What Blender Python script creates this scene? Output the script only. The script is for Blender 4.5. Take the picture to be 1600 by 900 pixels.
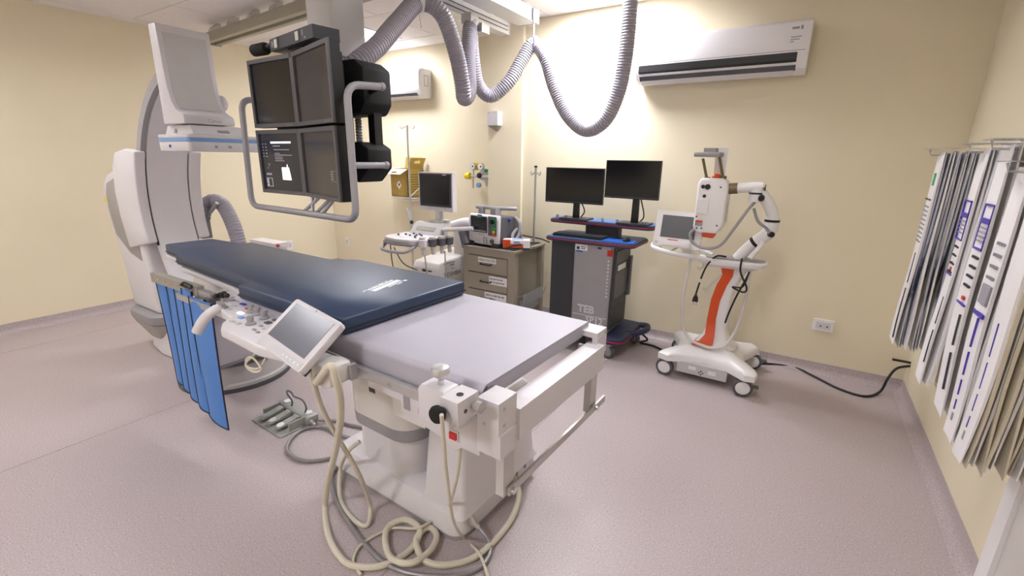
import bpy, bmesh, math, random
from mathutils import Vector, Matrix, noise
random.seed(7)
PI = math.pi
SC = bpy.context.scene
COL = SC.collection
for o in list(bpy.data.objects): bpy.data.objects.remove(o)

# ------------------------------------------------------------------ camera
cam_d = bpy.data.cameras.new('camera'); cam = bpy.data.objects.new('camera', cam_d); COL.objects.link(cam)
cam_d.sensor_width = 36.0; cam_d.sensor_fit = 'HORIZONTAL'; cam_d.lens = 36.0 * 717.64 / 1600.0
cam_d.clip_start = 0.05; cam_d.clip_end = 60
def aim(cam, loc, yaw, pitch, roll):
    cy, sy = math.cos(yaw), math.sin(yaw)
    f = Vector((-sy*math.cos(pitch), cy*math.cos(pitch), -math.sin(pitch)))
    r = Vector((cy, sy, 0)); u = r.cross(f)
    r2 = math.cos(roll)*r + math.sin(roll)*u; u2 = -math.sin(roll)*r + math.cos(roll)*u
    m = Matrix((r2, u2, -f)).transposed().to_4x4(); m.translation = loc; cam.matrix_world = m
aim(cam, (0, 0, 1.5), math.radians(32.092), math.radians(15.711), math.radians(0.9187))
SC.camera = cam
# ------------------------------------------------------------------ world, exposure
w = bpy.data.worlds.new('world'); SC.world = w; w.use_nodes = True
w.node_tree.nodes['Background'].inputs[0].default_value = (0.9, 0.92, 1.0, 1); w.node_tree.nodes['Background'].inputs[1].default_value = 0.02
SC.view_settings.view_transform = 'Standard'; SC.view_settings.look = 'None'
SC.view_settings.gamma = 1; SC.view_settings.use_curve_mapping = False
SC.view_settings.exposure = 0.30
# ceiling luminaires: (x, y, size x, size y, watts); lamps themselves are built with the ceiling
LAMPS = [(-1.55, 3.44, 0.56, 0.56, 44), (-4.05, 3.52, 0.56, 0.56, 30), (-0.43, 1.60, 0.56, 0.56, 10), (-4.0, 0.57, 0.56, 0.56, 15), (-1.45, -1.47, 0.56, 0.56, 46), (-4.0, -1.47, 0.56, 0.56, 14)]  # lamp near the packets and both behind the camera are unseen, added as fill

# ------------------------------------------------------------------ helpers
def lin(h):
    h = h.lstrip('#'); c = [int(h[i:i+2], 16)/255 for i in (0, 2, 4)]
    return tuple((v/12.92 if v <= 0.04045 else ((v+0.055)/1.055)**2.4) for v in c) + (1,)
M = {}
def mat(name, col, rough=0.5, metal=0.0, var=0.0, scale=40, bump=0.0, bscale=200, spec=0.5, emit=None, estr=0, trans=0, coat=0, alpha=1, aniso=None):
    m = bpy.data.materials.new(name); m.use_nodes = True; nt = m.node_tree; b = nt.nodes['Principled BSDF']
    c = lin(col); b.inputs['Base Color'].default_value = c; b.inputs['Roughness'].default_value = rough; b.inputs['Metallic'].default_value = metal
    b.inputs['Specular IOR Level'].default_value = spec; b.inputs['Transmission Weight'].default_value = trans; b.inputs['Coat Weight'].default_value = coat
    b.inputs['Alpha'].default_value = alpha
    if emit: b.inputs['Emission Color'].default_value = lin(emit); b.inputs['Emission Strength'].default_value = estr
    tc = nt.nodes.new('ShaderNodeTexCoord')
    if var > 0:
        n = nt.nodes.new('ShaderNodeTexNoise'); n.inputs['Scale'].default_value = scale; n.inputs['Detail'].default_value = 5
        nt.links.new(tc.outputs['Object'], n.inputs['Vector'])
        r = nt.nodes.new('ShaderNodeValToRGB'); e = r.color_ramp.elements
        e[0].position = .3; e[1].position = .7
        e[0].color = tuple(v*(1-var) for v in c[:3])+(1,); e[1].color = tuple(min(1, v*(1+var)) for v in c[:3])+(1,)
        nt.links.new(n.outputs['Fac'], r.inputs['Fac']); nt.links.new(r.outputs['Color'], b.inputs['Base Color'])
    if bump > 0:
        n = nt.nodes.new('ShaderNodeTexNoise'); n.inputs['Scale'].default_value = bscale; n.inputs['Detail'].default_value = 3
        nt.links.new(tc.outputs['Object'], n.inputs['Vector'])
        bp = nt.nodes.new('ShaderNodeBump'); bp.inputs['Strength'].default_value = bump; bp.inputs['Distance'].default_value = 0.002
        nt.links.new(n.outputs['Fac'], bp.inputs['Height']); nt.links.new(bp.outputs['Normal'], b.inputs['Normal'])
    M[name] = m; return m

# bmesh shapes ----------------------------------------------------------------
def bmn(): return bmesh.new()
def join(*bs):
    out = bs[0]
    for b in bs[1:]:
        me = bpy.data.meshes.new('t'); b.to_mesh(me); b.free(); out.from_mesh(me); bpy.data.meshes.remove(me)
    return out
def xf(bm, m): bmesh.ops.transform(bm, matrix=m, verts=bm.verts); return bm
def mv(bm, x, y, z): return xf(bm, Matrix.Translation((x, y, z)))
def rot(bm, ang, axis, c=(0, 0, 0)):
    return xf(bm, Matrix.Translation(c) @ Matrix.Rotation(ang, 4, axis) @ Matrix.Translation(-Vector(c)))
def bevel(bm, r, seg=2, ang=0.5):
    if r > 0:
        es = [e for e in bm.edges if len(e.link_faces) == 2 and e.calc_face_angle(0) > ang]
        bmesh.ops.bevel(bm, geom=es, offset=r, segments=seg, profile=0.5, affect='EDGES', clamp_overlap=True)
    return bm
def box(x0, x1, y0, y1, z0, z1, b=0.0, seg=2):
    bm = bmn(); v = [bm.verts.new(p) for p in ((x0,y0,z0),(x1,y0,z0),(x1,y1,z0),(x0,y1,z0),(x0,y0,z1),(x1,y0,z1),(x1,y1,z1),(x0,y1,z1))]
    for f in ((0,3,2,1),(4,5,6,7),(0,1,5,4),(1,2,6,5),(2,3,7,6),(3,0,4,7)): bm.faces.new([v[i] for i in f])
    return bevel(bm, b, seg)
def cbox(c, s, b=0.0, seg=2): return box(c[0]-s[0]/2, c[0]+s[0]/2, c[1]-s[1]/2, c[1]+s[1]/2, c[2]-s[2]/2, c[2]+s[2]/2, b, seg)
def prism(pts, ax, a0, a1, b=0.0, seg=2):
    # pts: polygon in the two other axes (cyclic order y,z / x,z / x,y)
    def P(p, a): return {'x': (a, p[0], p[1]), 'y': (p[0], a, p[1]), 'z': (p[0], p[1], a)}[ax]
    bm = bmn(); A = [bm.verts.new(P(p, a0)) for p in pts]; B = [bm.verts.new(P(p, a1)) for p in pts]; n = len(pts)
    bm.faces.new(A); bm.faces.new(B[::-1])
    for i in range(n): bm.faces.new((A[i], B[i], B[(i+1) % n], A[(i+1) % n]))
    bmesh.ops.recalc_face_normals(bm, faces=bm.faces); return bevel(bm, b, seg)
def loft(rings, cap=True, closed=True):
    bm = bmn(); R = [[bm.verts.new(p) for p in r] for r in rings]; n = len(rings[0])
    for a, b in zip(R, R[1:]):
        for i in range(n if closed else n-1): bm.faces.new((a[i], a[(i+1) % n], b[(i+1) % n], b[i]))
    if cap and closed: bm.faces.new(R[0][::-1]); bm.faces.new(R[-1])
    bmesh.ops.recalc_face_normals(bm, faces=bm.faces); return bm
def rrect(cx, cy, hx, hy, r, n=5):
    pts = []
    for (sx, sy, a0) in ((1,1,0),(-1,1,PI/2),(-1,-1,PI),(1,-1,1.5*PI)):
        for k in range(n+1):
            a = a0 + k*PI/2/n; pts.append((cx+sx*(hx-r)+r*math.cos(a), cy+sy*(hy-r)+r*math.sin(a)))
    return pts
def rbox(cx, cy, hx, hy, r, zs, n=5, b=0.0):
    # rounded-plan body; zs = [(z, grow)] list
    return bevel(loft([[(x, y, z) for x, y in rrect(cx, cy, hx+g, hy+g, max(0.002, r+g*0.5), n)] for z, g in zs]), b, 2, 0.9)
def spline(pts, k=8):
    P = [Vector(p) for p in pts]; P = [P[0]*2-P[1]] + P + [P[-1]*2-P[-2]]; out = []
    for i in range(1, len(P)-2):
        for j in range(k):
            t = j/k; a, b, c, d = P[i-1:i+3]
            out.append(0.5*((2*b)+(c-a)*t+(2*a-5*b+4*c-d)*t*t+(3*b-a-3*c+d)*t**3))
    out.append(P[-2]); return out
def resample(path, step):
    out = [path[0].copy()]; acc = 0
    for a, b in zip(path, path[1:]):
        d = (b-a).length
        while d > 0 and acc+d >= step:
            t = (step-acc)/d; a = a.lerp(b, t); out.append(a.copy()); d = (b-a).length; acc = 0
        acc += d
    out.append(path[-1].copy()); return out
def sweep(path, rad, n=10, cap=True):
    path = [Vector(p) for p in path]; rings = []; N = None
    for i, p in enumerate(path):
        t = (path[min(i+1, len(path)-1)]-path[max(i-1, 0)])
        if t.length < 1e-9: t = Vector((0, 0, 1))
        t.normalize()
        if N is None:
            N = t.orthogonal().normalized()
        else:
            N = (N-t*N.dot(t))
            N = N.normalized() if N.length > 1e-6 else t.orthogonal().normalized()
        Bv = t.cross(N); r = rad(i) if callable(rad) else rad
        rings.append([p+(N*math.cos(2*PI*k/n)+Bv*math.sin(2*PI*k/n))*r for k in range(n)])
    return loft(rings, cap)
def tube(pts, r, n=10, k=8): return sweep(spline(pts, k), r, n)
def bars(pts, r, n=8, fil=0.0):
    # straight segments with rounded corners
    P = [Vector(p) for p in pts]; out = [P[0]]
    for a, b, c in zip(P, P[1:], P[2:]):
        f = min(fil, (a-b).length*.45, (c-b).length*.45)
        if f <= 0: out.append(b); continue
        p, q = b+(a-b).normalized()*f, b+(c-b).normalized()*f
        for j in range(7):
            t = j/6; out.append(p*(1-t)**2+b*2*t*(1-t)+q*t*t)
    out.append(P[-1]); return sweep(out, r, n)
def ribbed(pts, r, pitch=0.016, depth=0.10, n=16):
    path = resample(spline(pts, 14), pitch/3)
    return sweep(path, lambda i: r*(1-depth*(0, .25, 1)[i % 3]), n)
def cyl(p0, p1, r, r2=None, n=20, b=0.0):
    p0, p1 = Vector(p0), Vector(p1); d = p1-p0; bm = bmn(); r2 = r if r2 is None else r2
    N = d.normalized().orthogonal().normalized(); B = d.normalized().cross(N)
    bm = loft([[p+(N*math.cos(2*PI*k/n)+B*math.sin(2*PI*k/n))*rr for k in range(n)] for p, rr in ((p0, r), (p1, r2))])
    return bevel(bm, b, 2, 0.9)
def lathe(prof, c=(0, 0, 0), ax='z', n=24):
    rings = []
    for r, z in prof:
        rr = []
        for k in range(n):
            a = 2*PI*k/n; x, y = r*math.cos(a), r*math.sin(a)
            p = {'z': (x, y, z), 'x': (z, x, y), 'y': (y, z, x)}[ax]; rr.append((p[0]+c[0], p[1]+c[1], p[2]+c[2]))
        rings.append(rr)
    return loft(rings)
def ball(c, s, n=16):
    bm = bmn(); bmesh.ops.create_uvsphere(bm, u_segments=n, v_segments=max(6, n//2), radius=1)
    s = (s, s, s) if not hasattr(s, '__len__') else s
    return mv(xf(bm, Matrix.Diagonal((*s, 1))), *c)

# objects -----------------------------------------------------------------------
BASE = {}
def finish(me, ang=0.6):
    for p in me.polygons: p.use_smooth = True
    me.set_sharp_from_angle(angle=ang)
def obj(name, bm, m, parent=None, ang=0.6):
    r = parent
    while r is not None and r.parent is not None: r = r.parent
    if r is not None and r.name in BASE: mv(bm, *(-Vector(BASE[r.name])))
    me = bpy.data.meshes.new(name); bm.to_mesh(me); bm.free(); finish(me, ang)
    me.materials.append(M[m] if isinstance(m, str) else m)
    o = bpy.data.objects.new(name, me); COL.objects.link(o); o.parent = parent; return o
def pcs(*b): return list(b)
def each(name, bms, m, parent=None):
    for b in bms: obj(name, b, m, parent)
def tag(o, label, cat, group=None):
    o['label'] = label; o['category'] = cat
    if group: o['group'] = group
    return o
def thing(name, label, cat, loc=(0, 0, 0), rz=0.0, group=None, world=True):
    o = bpy.data.objects.new(name, None); COL.objects.link(o); o.location = loc; o.rotation_euler = (0, 0, rz); o.empty_display_size = 0.05
    if world: BASE[o.name] = loc
    return tag(o, label, cat, group)
def struct(name, bm, m, parent=None, ang=0.6):
    o = obj(name, bm, m, parent, ang)
    if parent is None: o['kind'] = 'structure'
    return o
def text_bm(s, size, depth=0.0006, outline=False):
    c = bpy.data.curves.new('t', 'FONT'); c.body = s; c.size = size; c.extrude = depth; c.align_x = 'CENTER'; c.align_y = 'CENTER'; c.resolution_u = 2
    if outline: c.fill_mode = 'NONE'; c.extrude = 0; c.bevel_depth = outline; c.bevel_resolution = 0
    o = bpy.data.objects.new('t', c); COL.objects.link(o); dg = bpy.context.evaluated_depsgraph_get(); dg.update()
    me = bpy.data.meshes.new_from_object(o.evaluated_get(dg)); bm = bmn(); bm.from_mesh(me)
    bpy.data.objects.remove(o); bpy.data.curves.remove(c); bpy.data.meshes.remove(me); return bm
def basis(o, x, y):
    x = Vector(x).normalized(); z = x.cross(Vector(y)).normalized(); y = z.cross(x)
    m = Matrix((x, y, z)).transposed().to_4x4(); m.translation = o; return m
def on(bm, o, x, y): return xf(bm, basis(o, x, y))      # put an xy-plane shape onto a face at o with axes x, y
def lines_bm(rows, depth=0.0005):
    # rows of (x0,x1,y0,y1) rectangles: unreadable small print, rules and marks
    bs = [box(a, b, c, d, 0, depth) for a, b, c, d in rows]; return join(*bs)
def print_rows(w, h, n, rnd, fill=0.5):
    out = []
    for i in range(n):
        y = h/2-(i+.5)*h/n; x = -w/2
        end = w/2*(rnd.uniform(.4, 1))
        while x < end-w*.04:
            l = rnd.uniform(.05, .2)*w; out.append((x, min(x+l, w/2), y-h/n*fill/2, y+h/n*fill/2)); x += l+w*.03
    return out

# ------------------------------------------------------------------ materials
mat('wall_paint', '#E7DCC1', 0.75, var=0.025, scale=1.3, bump=0.05, bscale=350)
mat('ceiling_white', '#E9E4E6', 0.85, var=0.02, scale=30, bump=0.05, bscale=300)
mat('ceiling_gap', '#55504F', 0.9, var=0.05)
mat('plaster_white', '#EDEAEA', 0.7, var=0.02, scale=8)
mat('white_plastic', '#D9D5D9', 0.38, var=0.015, scale=6)
mat('warm_white', '#D8D3CF', 0.42, var=0.02, scale=6)
mat('pale_grey', '#C9C6C6', 0.42, var=0.02, scale=8)
mat('mid_grey', '#9A979A', 0.45, var=0.03, scale=10)
mat('grey_base', '#A19C98', 0.45, var=0.03, scale=10)
mat('dark_grey', '#57575C', 0.5, var=0.03, scale=12)
mat('charcoal', '#35363B', 0.5, var=0.04, scale=20)
mat('black_plastic', '#151518', 0.45, var=0.05, scale=20)
mat('black_matte', '#0B0B0D', 0.75, var=0.05, scale=60, bump=0.2, bscale=600)
mat('bezel_grey', '#5A5A60', 0.4, var=0.03, scale=15)
mat('screen_dark', '#16171B', 0.16, var=0.04, scale=3)
mat('screen_taupe', '#3E3A38', 0.16, var=0.03, scale=3)
mat('screen_lit', '#17181F', 0.18, var=0.05, scale=4, emit='#30323F', estr=0.25)
mat('screen_white', '#E8E8F0', 0.3, emit='#F0F0F8', estr=0.7, var=0.01)
mat('screen_grey_text', '#8E8E98', 0.3, emit='#9A9AA6', estr=0.3, var=0.01)
mat('tablet_glass', '#6C6E79', 0.24, var=0.06, scale=6)
mat('table_metal', '#B2AFBA', 0.5, metal=0.08, var=0.012, scale=5)
mat('steel', '#C2C0BE', 0.32, metal=0.6, var=0.03, scale=30)
mat('chrome', '#D8D8DA', 0.12, metal=1.0, var=0.02, scale=20)
mat('alu', '#CFCFD2', 0.38, metal=0.6, var=0.03, scale=20)
mat('alu_dull', '#A7A397', 0.5, metal=0.4, var=0.03, scale=20)
mat('tube_grey', '#A5A4AA', 0.4, metal=0.15, var=0.02, scale=12)
mat('hose_grey', '#A09CA6', 0.5, var=0.04, scale=20)
mat('navy_vinyl', '#2B3B57', 0.42, var=0.05, scale=6, bump=0.10, bscale=18)
mat('navy_dark', '#18202F', 0.5, var=0.04, scale=8)
mat('apron_blue', '#4C80C8', 0.5, var=0.05, scale=5, bump=0.12, bscale=14)
mat('apron_edge', '#14192A', 0.6, var=0.05)
mat('cream_cable', '#D2CBB9', 0.5, var=0.03, scale=20)
mat('black_cable', '#17171A', 0.5, var=0.04)
mat('grey_cable', '#8F8B8D', 0.4, metal=0.3, var=0.05, scale=60)
mat('cabinet_taupe', '#9C9384', 0.5, var=0.025, scale=10)
mat('cabinet_dark', '#6F6A60', 0.55, var=0.03, scale=10)
mat('orange', '#D24A12', 0.45, var=0.03, scale=8)
mat('red', '#C01E1E', 0.4, var=0.03)
mat('blue', '#2A5FC0', 0.45, var=0.03)
mat('shelf_blue', '#46669E', 0.4, var=0.04, scale=10)
mat('bumper_navy', '#28304E', 0.5, var=0.04, scale=10)
mat('bumper_red', '#9A2338', 0.5, var=0.04, scale=10)
mat('stripe_blue', '#7FA5DB', 0.4, var=0.02)
mat('yellow', '#E8D21A', 0.5, var=0.03)
mat('green', '#2E9C62', 0.5, var=0.03)
mat('cardboard', '#B79A4E', 0.8, var=0.06, scale=25, bump=0.1, bscale=150)
mat('cardboard_inside', '#E9DCC6', 0.8, var=0.03, scale=25)
mat('print_brown', '#7C6630', 0.8, var=0.05)
mat('label_white', '#EDEBEC', 0.6, var=0.01)
mat('ink', '#3A3A42', 0.7, var=0.05)
mat('ink_light', '#9A98A0', 0.7, var=0.05)
mat('ink_purple', '#4B3BA8', 0.6, var=0.03)
mat('ink_white', '#E9EAF0', 0.5, var=0.01)
mat('packet_white', '#EDEAEC', 0.45, var=0.02, scale=4, bump=0.15, bscale=9)
mat('packet_clear', '#C9CBD6', 0.22, var=0.05, scale=5, alpha=0.75, bump=0.15, bscale=9)
mat('packet_tan', '#CFC6B0', 0.45, var=0.05, scale=5, bump=0.15, bscale=9)
mat('packet_dark', '#4A5470', 0.3, var=0.35, scale=4)
mat('pedal_grey', '#A2A29B', 0.45, metal=0.1, var=0.03, scale=20)
mat('clear_acrylic', '#E4E6EA', 0.1, trans=0.7, var=0.01)
mat('robot_white', '#ECE9E9', 0.35, var=0.012, scale=6)
mat('bronze', '#7A6C50', 0.4, metal=0.5, var=0.03)
mat('lamp_glow', '#FFFFFF', 0.5, emit='#FFFDF6', estr=6.0, var=0.005)

def floor_material():
    m = mat('floor_vinyl', '#BFAEA9', 0.42, spec=0.4); nt = m.node_tree; b = nt.nodes['Principled BSDF']; tc = nt.nodes.new('ShaderNodeTexCoord')
    def nz(s, d=3): n = nt.nodes.new('ShaderNodeTexNoise'); n.inputs['Scale'].default_value = s; n.inputs['Detail'].default_value = d; nt.links.new(tc.outputs['Object'], n.inputs['Vector']); return n
    def ramp(fac, stops):
        r = nt.nodes.new('ShaderNodeValToRGB'); e = r.color_ramp.elements
        while len(e) < len(stops): e.new(.5)
        for q, (p, c) in zip(e, stops): q.position = p; q.color = lin(c)
        nt.links.new(fac, r.inputs['Fac']); return r
    base = ramp(nz(1.6, 4).outputs['Fac'], [(.3, '#AFA2A3'), (.7, '#B9ADAD')])
    speck = ramp(nz(150, 2).outputs['Fac'], [(.28, '#7E7273'), (.40, '#B0A3A4'), (.60, '#B5A9A9'), (.72, '#DCD2D2')])
    mx = nt.nodes.new('ShaderNodeMix'); mx.data_type = 'RGBA'; mx.blend_type = 'MIX'; mx.inputs['Factor'].default_value = 0.7
    nt.links.new(base.outputs['Color'], mx.inputs[6]); nt.links.new(speck.outputs['Color'], mx.inputs[7])
    sp = ramp(nz(16, 3).outputs['Fac'], [(.74, '#000000'), (.80, '#3A3230')])
    m2 = nt.nodes.new('ShaderNodeMix'); m2.data_type = 'RGBA'; m2.blend_type = 'MIX'
    nt.links.new(sp.outputs['Color'], m2.inputs['Factor']); nt.links.new(mx.outputs[2], m2.inputs[6]); m2.inputs[7].default_value = lin('#877A7A')
    nt.links.new(m2.outputs[2], b.inputs['Base Color'])
    bp = nt.nodes.new('ShaderNodeBump'); bp.inputs['Strength'].default_value = .06; bp.inputs['Distance'].default_value = .002
    nt.links.new(nz(120).outputs['Fac'], bp.inputs['Height']); nt.links.new(bp.outputs['Normal'], b.inputs['Normal'])
floor_material()

# ------------------------------------------------------------------ the room
XL, XR, YB, YR, YF, ZC, XP = -5.588, 0.757, 3.869, 4.155, -2.3, 2.67, -2.705
flr = struct('floor', box(XL-.1, XR+.1, YF-.1, YR+.1, -.1, 0), 'floor_vinyl')
mat('seam_weld', '#8E8080', 0.5, var=0.04)
for xq in (-5.04, -3.09, -1.115): obj('weld_seam', box(xq-.0015, xq+.0015, YF+.06, YB-.05, 0, .0006), 'seam_weld', flr)
struct('wall_left', box(XL-.1, XL, YF-.1, YR+.1, 0, 2.85), 'wall_paint')
struct('wall_right', box(XR, XR+.1, YF-.1, YR+.1, 0, 2.85), 'wall_paint')
struct('wall_back', box(XP, XR, YB, YR+.1, 0, 2.85), 'wall_paint')
struct('wall_back_alcove', box(XL, XP, YR, YR+.1, 0, 2.85), 'wall_paint')
struct('wall_pillar', box(XP, -2.325, YB-.035, YB, 0, 2.85), 'wall_paint')
mat('ac_white', '#F0EEF2', 0.35, var=0.01, scale=5); mat('screen_slate', '#4C4E57', 0.2, var=0.04, scale=4)
struct('wall_front', box(XL, XR, YF-.1, YF, 0, 2.85), 'wall_paint')
# coved vinyl skirting
def skirt(name, p0, p1, nrm):
    d = Vector(p1)-Vector(p0); L = d.length; prof = [(0, 0), (.05, 0), (.05, .001), (.028, .006), (.012, .02), (.005, .04), (.004, .082), (0, .082)]
    bm = prism([(a, b) for a, b in prof], 'y', 0, L)
    m = basis(p0, nrm, (d.x, d.y, 0)); struct(name, xf(bm, m), 'floor_vinyl')
skirt('baseboard_left', (XL, YF, 0), (XL, YR, 0), (1, 0, 0))
skirt('baseboard_right', (XR, YB, 0), (XR, YF, 0), (-1, 0, 0))
skirt('baseboard_back', (-2.325, YB, 0), (XR, YB, 0), (0, -1, 0))
skirt('baseboard_alcove', (XL, YR, 0), (XP, YR, 0), (0, -1, 0))
skirt('baseboard_pillar', (XP, YB-.035, 0), (-2.325, YB-.035, 0), (0, -1, 0))
# white door jamb on the right wall
dj = struct('door_1', box(XR-.03, XR, .92, 1.97, 0, 2.1), 'plaster_white')
obj('door_leaf', box(XR-.036, XR-.03, 1.0, 1.89, .01, 2.03), 'warm_white', dj)
obj('architrave', join(box(XR-.05, XR-.03, 1.89, 1.97, 0, 2.1, .004), box(XR-.05, XR-.03, .92, 1.0, 0, 2.1, .004), box(XR-.05, XR-.03, 1.0, 1.89, 2.03, 2.1, .004)), 'plaster_white', dj)
# ceiling: slab, plaster border and lay-in tiles
ceil = struct('ceiling', box(XL-.1, XR+.1, YF-.1, YR+.1, ZC+.10, ZC+.2), 'ceiling_gap')
xs = [XL+.165, -4.64, -3.36, -2.08, -.80, XR-.16]; ys = [YF+.16, -1.98, -.96, .06, 1.08, 2.10, 3.12, YB-.01]
obj('plaster_border', join(box(XL, XL+.16, YF, YR, ZC, ZC+.03), box(XR-.155, XR, YF, YB, ZC, ZC+.03), box(XL+.16, XR-.155, YF, YF+.155, ZC, ZC+.03), box(XL+.16, XP, YB-.005, YR, ZC, ZC+.03)), 'plaster_white', ceil)
for i in range(5):
    for j in range(len(ys)-1):
        x0, x1, y0, y1 = xs[i]+.004, xs[i+1]-.004, ys[j]+.004, ys[j+1]-.004
        hole = None
        for (lx, ly, sx, sy, wt) in LAMPS:
            if x0 < lx < x1 and y0 < ly < y1: hole = (lx-sx/2-.01, lx+sx/2+.01, ly-sy/2-.01, ly+sy/2+.01)
        if hole is None: bm = box(x0, x1, y0, y1, ZC, ZC+.02)
        else:
            a, b, c, d = hole; c = max(c, y0+.01); d = min(d, y1-.01)
            bm = join(box(x0, a, y0, y1, ZC, ZC+.02), box(b, x1, y0, y1, ZC, ZC+.02), box(a, b, y0, c, ZC, ZC+.02), box(a, b, d, y1, ZC, ZC+.02))
        obj('ceiling_tile', bm, 'ceiling_white', ceil)
for i, (lx, ly, sx, sy, wt) in enumerate(LAMPS):
    lab = ['recessed square ceiling lamp near the wall with the large air conditioner', 'recessed square ceiling lamp above the small air conditioner', 'added ceiling fill lamp between the table and the hanging packets', 'recessed square ceiling lamp on the side of the C-arm', 'added ceiling fill lamp behind the camera on the right', 'added ceiling fill lamp behind the camera on the left'][i]
    t = thing('ceiling_lamp', lab, 'ceiling lamp', (lx, ly, ZC), group='ceiling lamps')
    hx, hy = sx/2, sy/2
    obj('frame', join(box(lx-hx, lx+hx, ly-hy, ly-hy+.02, ZC-.004, ZC+.095), box(lx-hx, lx+hx, ly+hy-.02, ly+hy, ZC-.004, ZC+.095), box(lx-hx, lx-hx+.02, ly-hy+.02, ly+hy-.02, ZC-.004, ZC+.095), box(lx+hx-.02, lx+hx, ly-hy+.02, ly+hy-.02, ZC-.004, ZC+.095)), 'plaster_white', t)
    obj('diffuser', box(lx-hx+.02, lx+hx-.02, ly-hy+.02, ly+hy-.02, ZC+.085, ZC+.095), 'lamp_glow', t)
    ld = bpy.data.lights.new('ceiling_lamp_light', 'AREA'); ld.shape = 'RECTANGLE'; ld.size = sx-.05; ld.size_y = sy-.05; ld.energy = wt; ld.color = (.915, .935, 1.0)
    lo = bpy.data.objects.new('ceiling_lamp_light', ld); COL.objects.link(lo); lo.parent = t; lo.location = (0, 0, .083)

# ------------------------------------------------------------------ examination table (local: foot end at x=0, head towards -x, far side +y)
TB = thing('examination_table', 'white catheterization table with grey metal foot end on a pedestal', 'table', (-.673, 1.289, 0), math.radians(-2.5), world=False)
ZT = .88
# metal top with rounded long edges: profile in y-z
def top_prof(h, z, r, drop, t=.004):
    out = []; n = 6
    for k in range(n+1): a = PI/2*k/n; out.append((-h+r-r*math.sin(a), z-r+r*math.cos(a)))
    outer = [(h-t, z-.045), (h, z-.045), (h, z-.004), (h-.004, z)] + out + [(-h, z-drop)]
    inner = [(-h+t, z-drop)] + [(y+t*.7 if y < 0 else y, zz-t) for y, zz in reversed(out)] + [(h-t, z-t)]
    return outer+inner
obj('metal_top', prism(top_prof(.34, ZT, .022, .082), 'x', -1.44, 0), 'table_metal', TB)
obj('end_lip', box(-.004, .0, -.318, .338, ZT-.05, ZT-.002, .0015), 'table_metal', TB)
obj('under_frame', box(-1.42, -.02, -.30, .31, ZT-.045, ZT-.008, .006), 'warm_white', TB)
obj('patient_slab', prism([(-1.43, -.30), (-1.43, .30), (-1.62, .245), (-2.28, .225), (-2.40, .165), (-2.74, .15), (-2.76, .1), (-2.76, -.1), (-2.74, -.15), (-2.40, -.165), (-2.28, -.235), (-1.62, -.26)], 'z', ZT-.035, ZT-.002, .008), 'white_plastic', TB)
# accessory rail on the near side
obj('side_rail', join(box(-2.0, -.16, -.372, -.350, ZT-.108, ZT-.076, .003), *[box(x-.012, x+.012, -.352, -.31, ZT-.102, ZT-.082) for x in (-1.8, -1.3, -.8, -.35)]), 'steel', TB)
each('rail_screw', pcs(*[cyl((x, -.3745, ZT-.092), (x, -.371, ZT-.092), .007, n=12) for x in (-1.28, -.86, -.58, -.36)]), 'chrome', TB)
# mattress rests on the table
MT = thing('mattress', 'dark navy vinyl mattress lying on the examination table', 'mattress', (-.673, 1.289, ZT), math.radians(-2.5), world=False)
mo = [(-.63, -.338), (-.63, .325), (-1.40, .325), (-1.42, .315), (-1.52, .235), (-1.60, .23), (-2.22, .225), (-2.36, .225), (-2.41, .165), (-2.70, .13), (-2.72, .11), (-2.72, -.14), (-2.70, -.155), (-2.42, -.165), (-2.33, -.235), (-1.46, -.275), (-1.41, -.29), (-1.37, -.345)]
bm = prism(mo, 'z', .002, .066, .012, 3)
obj('cushion', bm, 'navy_vinyl', MT, .9)
obj('piping', sweep([(x*1.0, y*1.004, .022) for x, y in mo+mo[:1]], .0035, 6), 'navy_dark', MT)
rnd = random.Random(3)
logo = [(-.10, .10, -.022, .006), (-.02, .05, -.036, -.027), (.055, .085, -.036, -.029), (.03, .07, -.047, -.042), (.095, .115, -.046, -.028)]
x = -.125
while x < .085:
    l = rnd.uniform(.008, .016); logo.append((x, x+l, .012, rnd.uniform(.024, .032))); x += l+.003
logo += [(-.135, -.10, .012, .018), (-.06, .07, .035, .037)]
obj('logo', on(lines_bm(logo), (-.865, .05, .0664), (-.26, .966, 0), (-.966, -.26, 0)), 'ink_white', MT)
# pedestal
obj('pedestal_base', rbox(-.71, .17, .42, .30, .06, [(0, .0), (.02, .008), (.075, .0), (.115, -.02), (.135, -.055), (.14, -.09)], 6), 'white_plastic', TB, .5)
obj('base_trim', rbox(-.71, .17, .427, .308, .06, [(0, 0), (.012, 0)], 6), 'grey_base', TB)
c = obj('lower_column', rbox(-.785, .15, .205, .24, .10, [(.12, .0), (.33, 0)], 8), 'white_plastic', TB)
obj('column_band', rbox(-.785, .14, .215, .255, .11, [(.315, .0), (.375, .004)], 8), 'mid_grey', TB)
obj('upper_column', rbox(-.785, .14, .215, .26, .11, [(.375, .0), (.80, .0)], 8), 'warm_white', TB)
pl = obj('rating_plate', on(box(-.038, .038, -.030, .030, 0, .001), (-.785, -.121, .58), (1, 0, 0), (0, 0, 1)), 'label_white', TB)
obj('small_print', on(lines_bm([(-.034, .03, .018, .022), (-.034, -.022, -.012, .012), (-.015, .03, .002, .007), (-.015, .025, -.008, -.003), (-.01, .02, -.018, -.013)]), (-.785, -.1222, .58), (1, 0, 0), (0, 0, 1)), 'ink', pl)
obj('bar_code_plate', on(lines_bm([(-.02+i*.006, -.0165+i*.006, -.012, .012) for i in range(7)]), (-.785, -.121, .525), (1, 0, 0), (0, 0, 1)), 'ink', TB)
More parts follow.
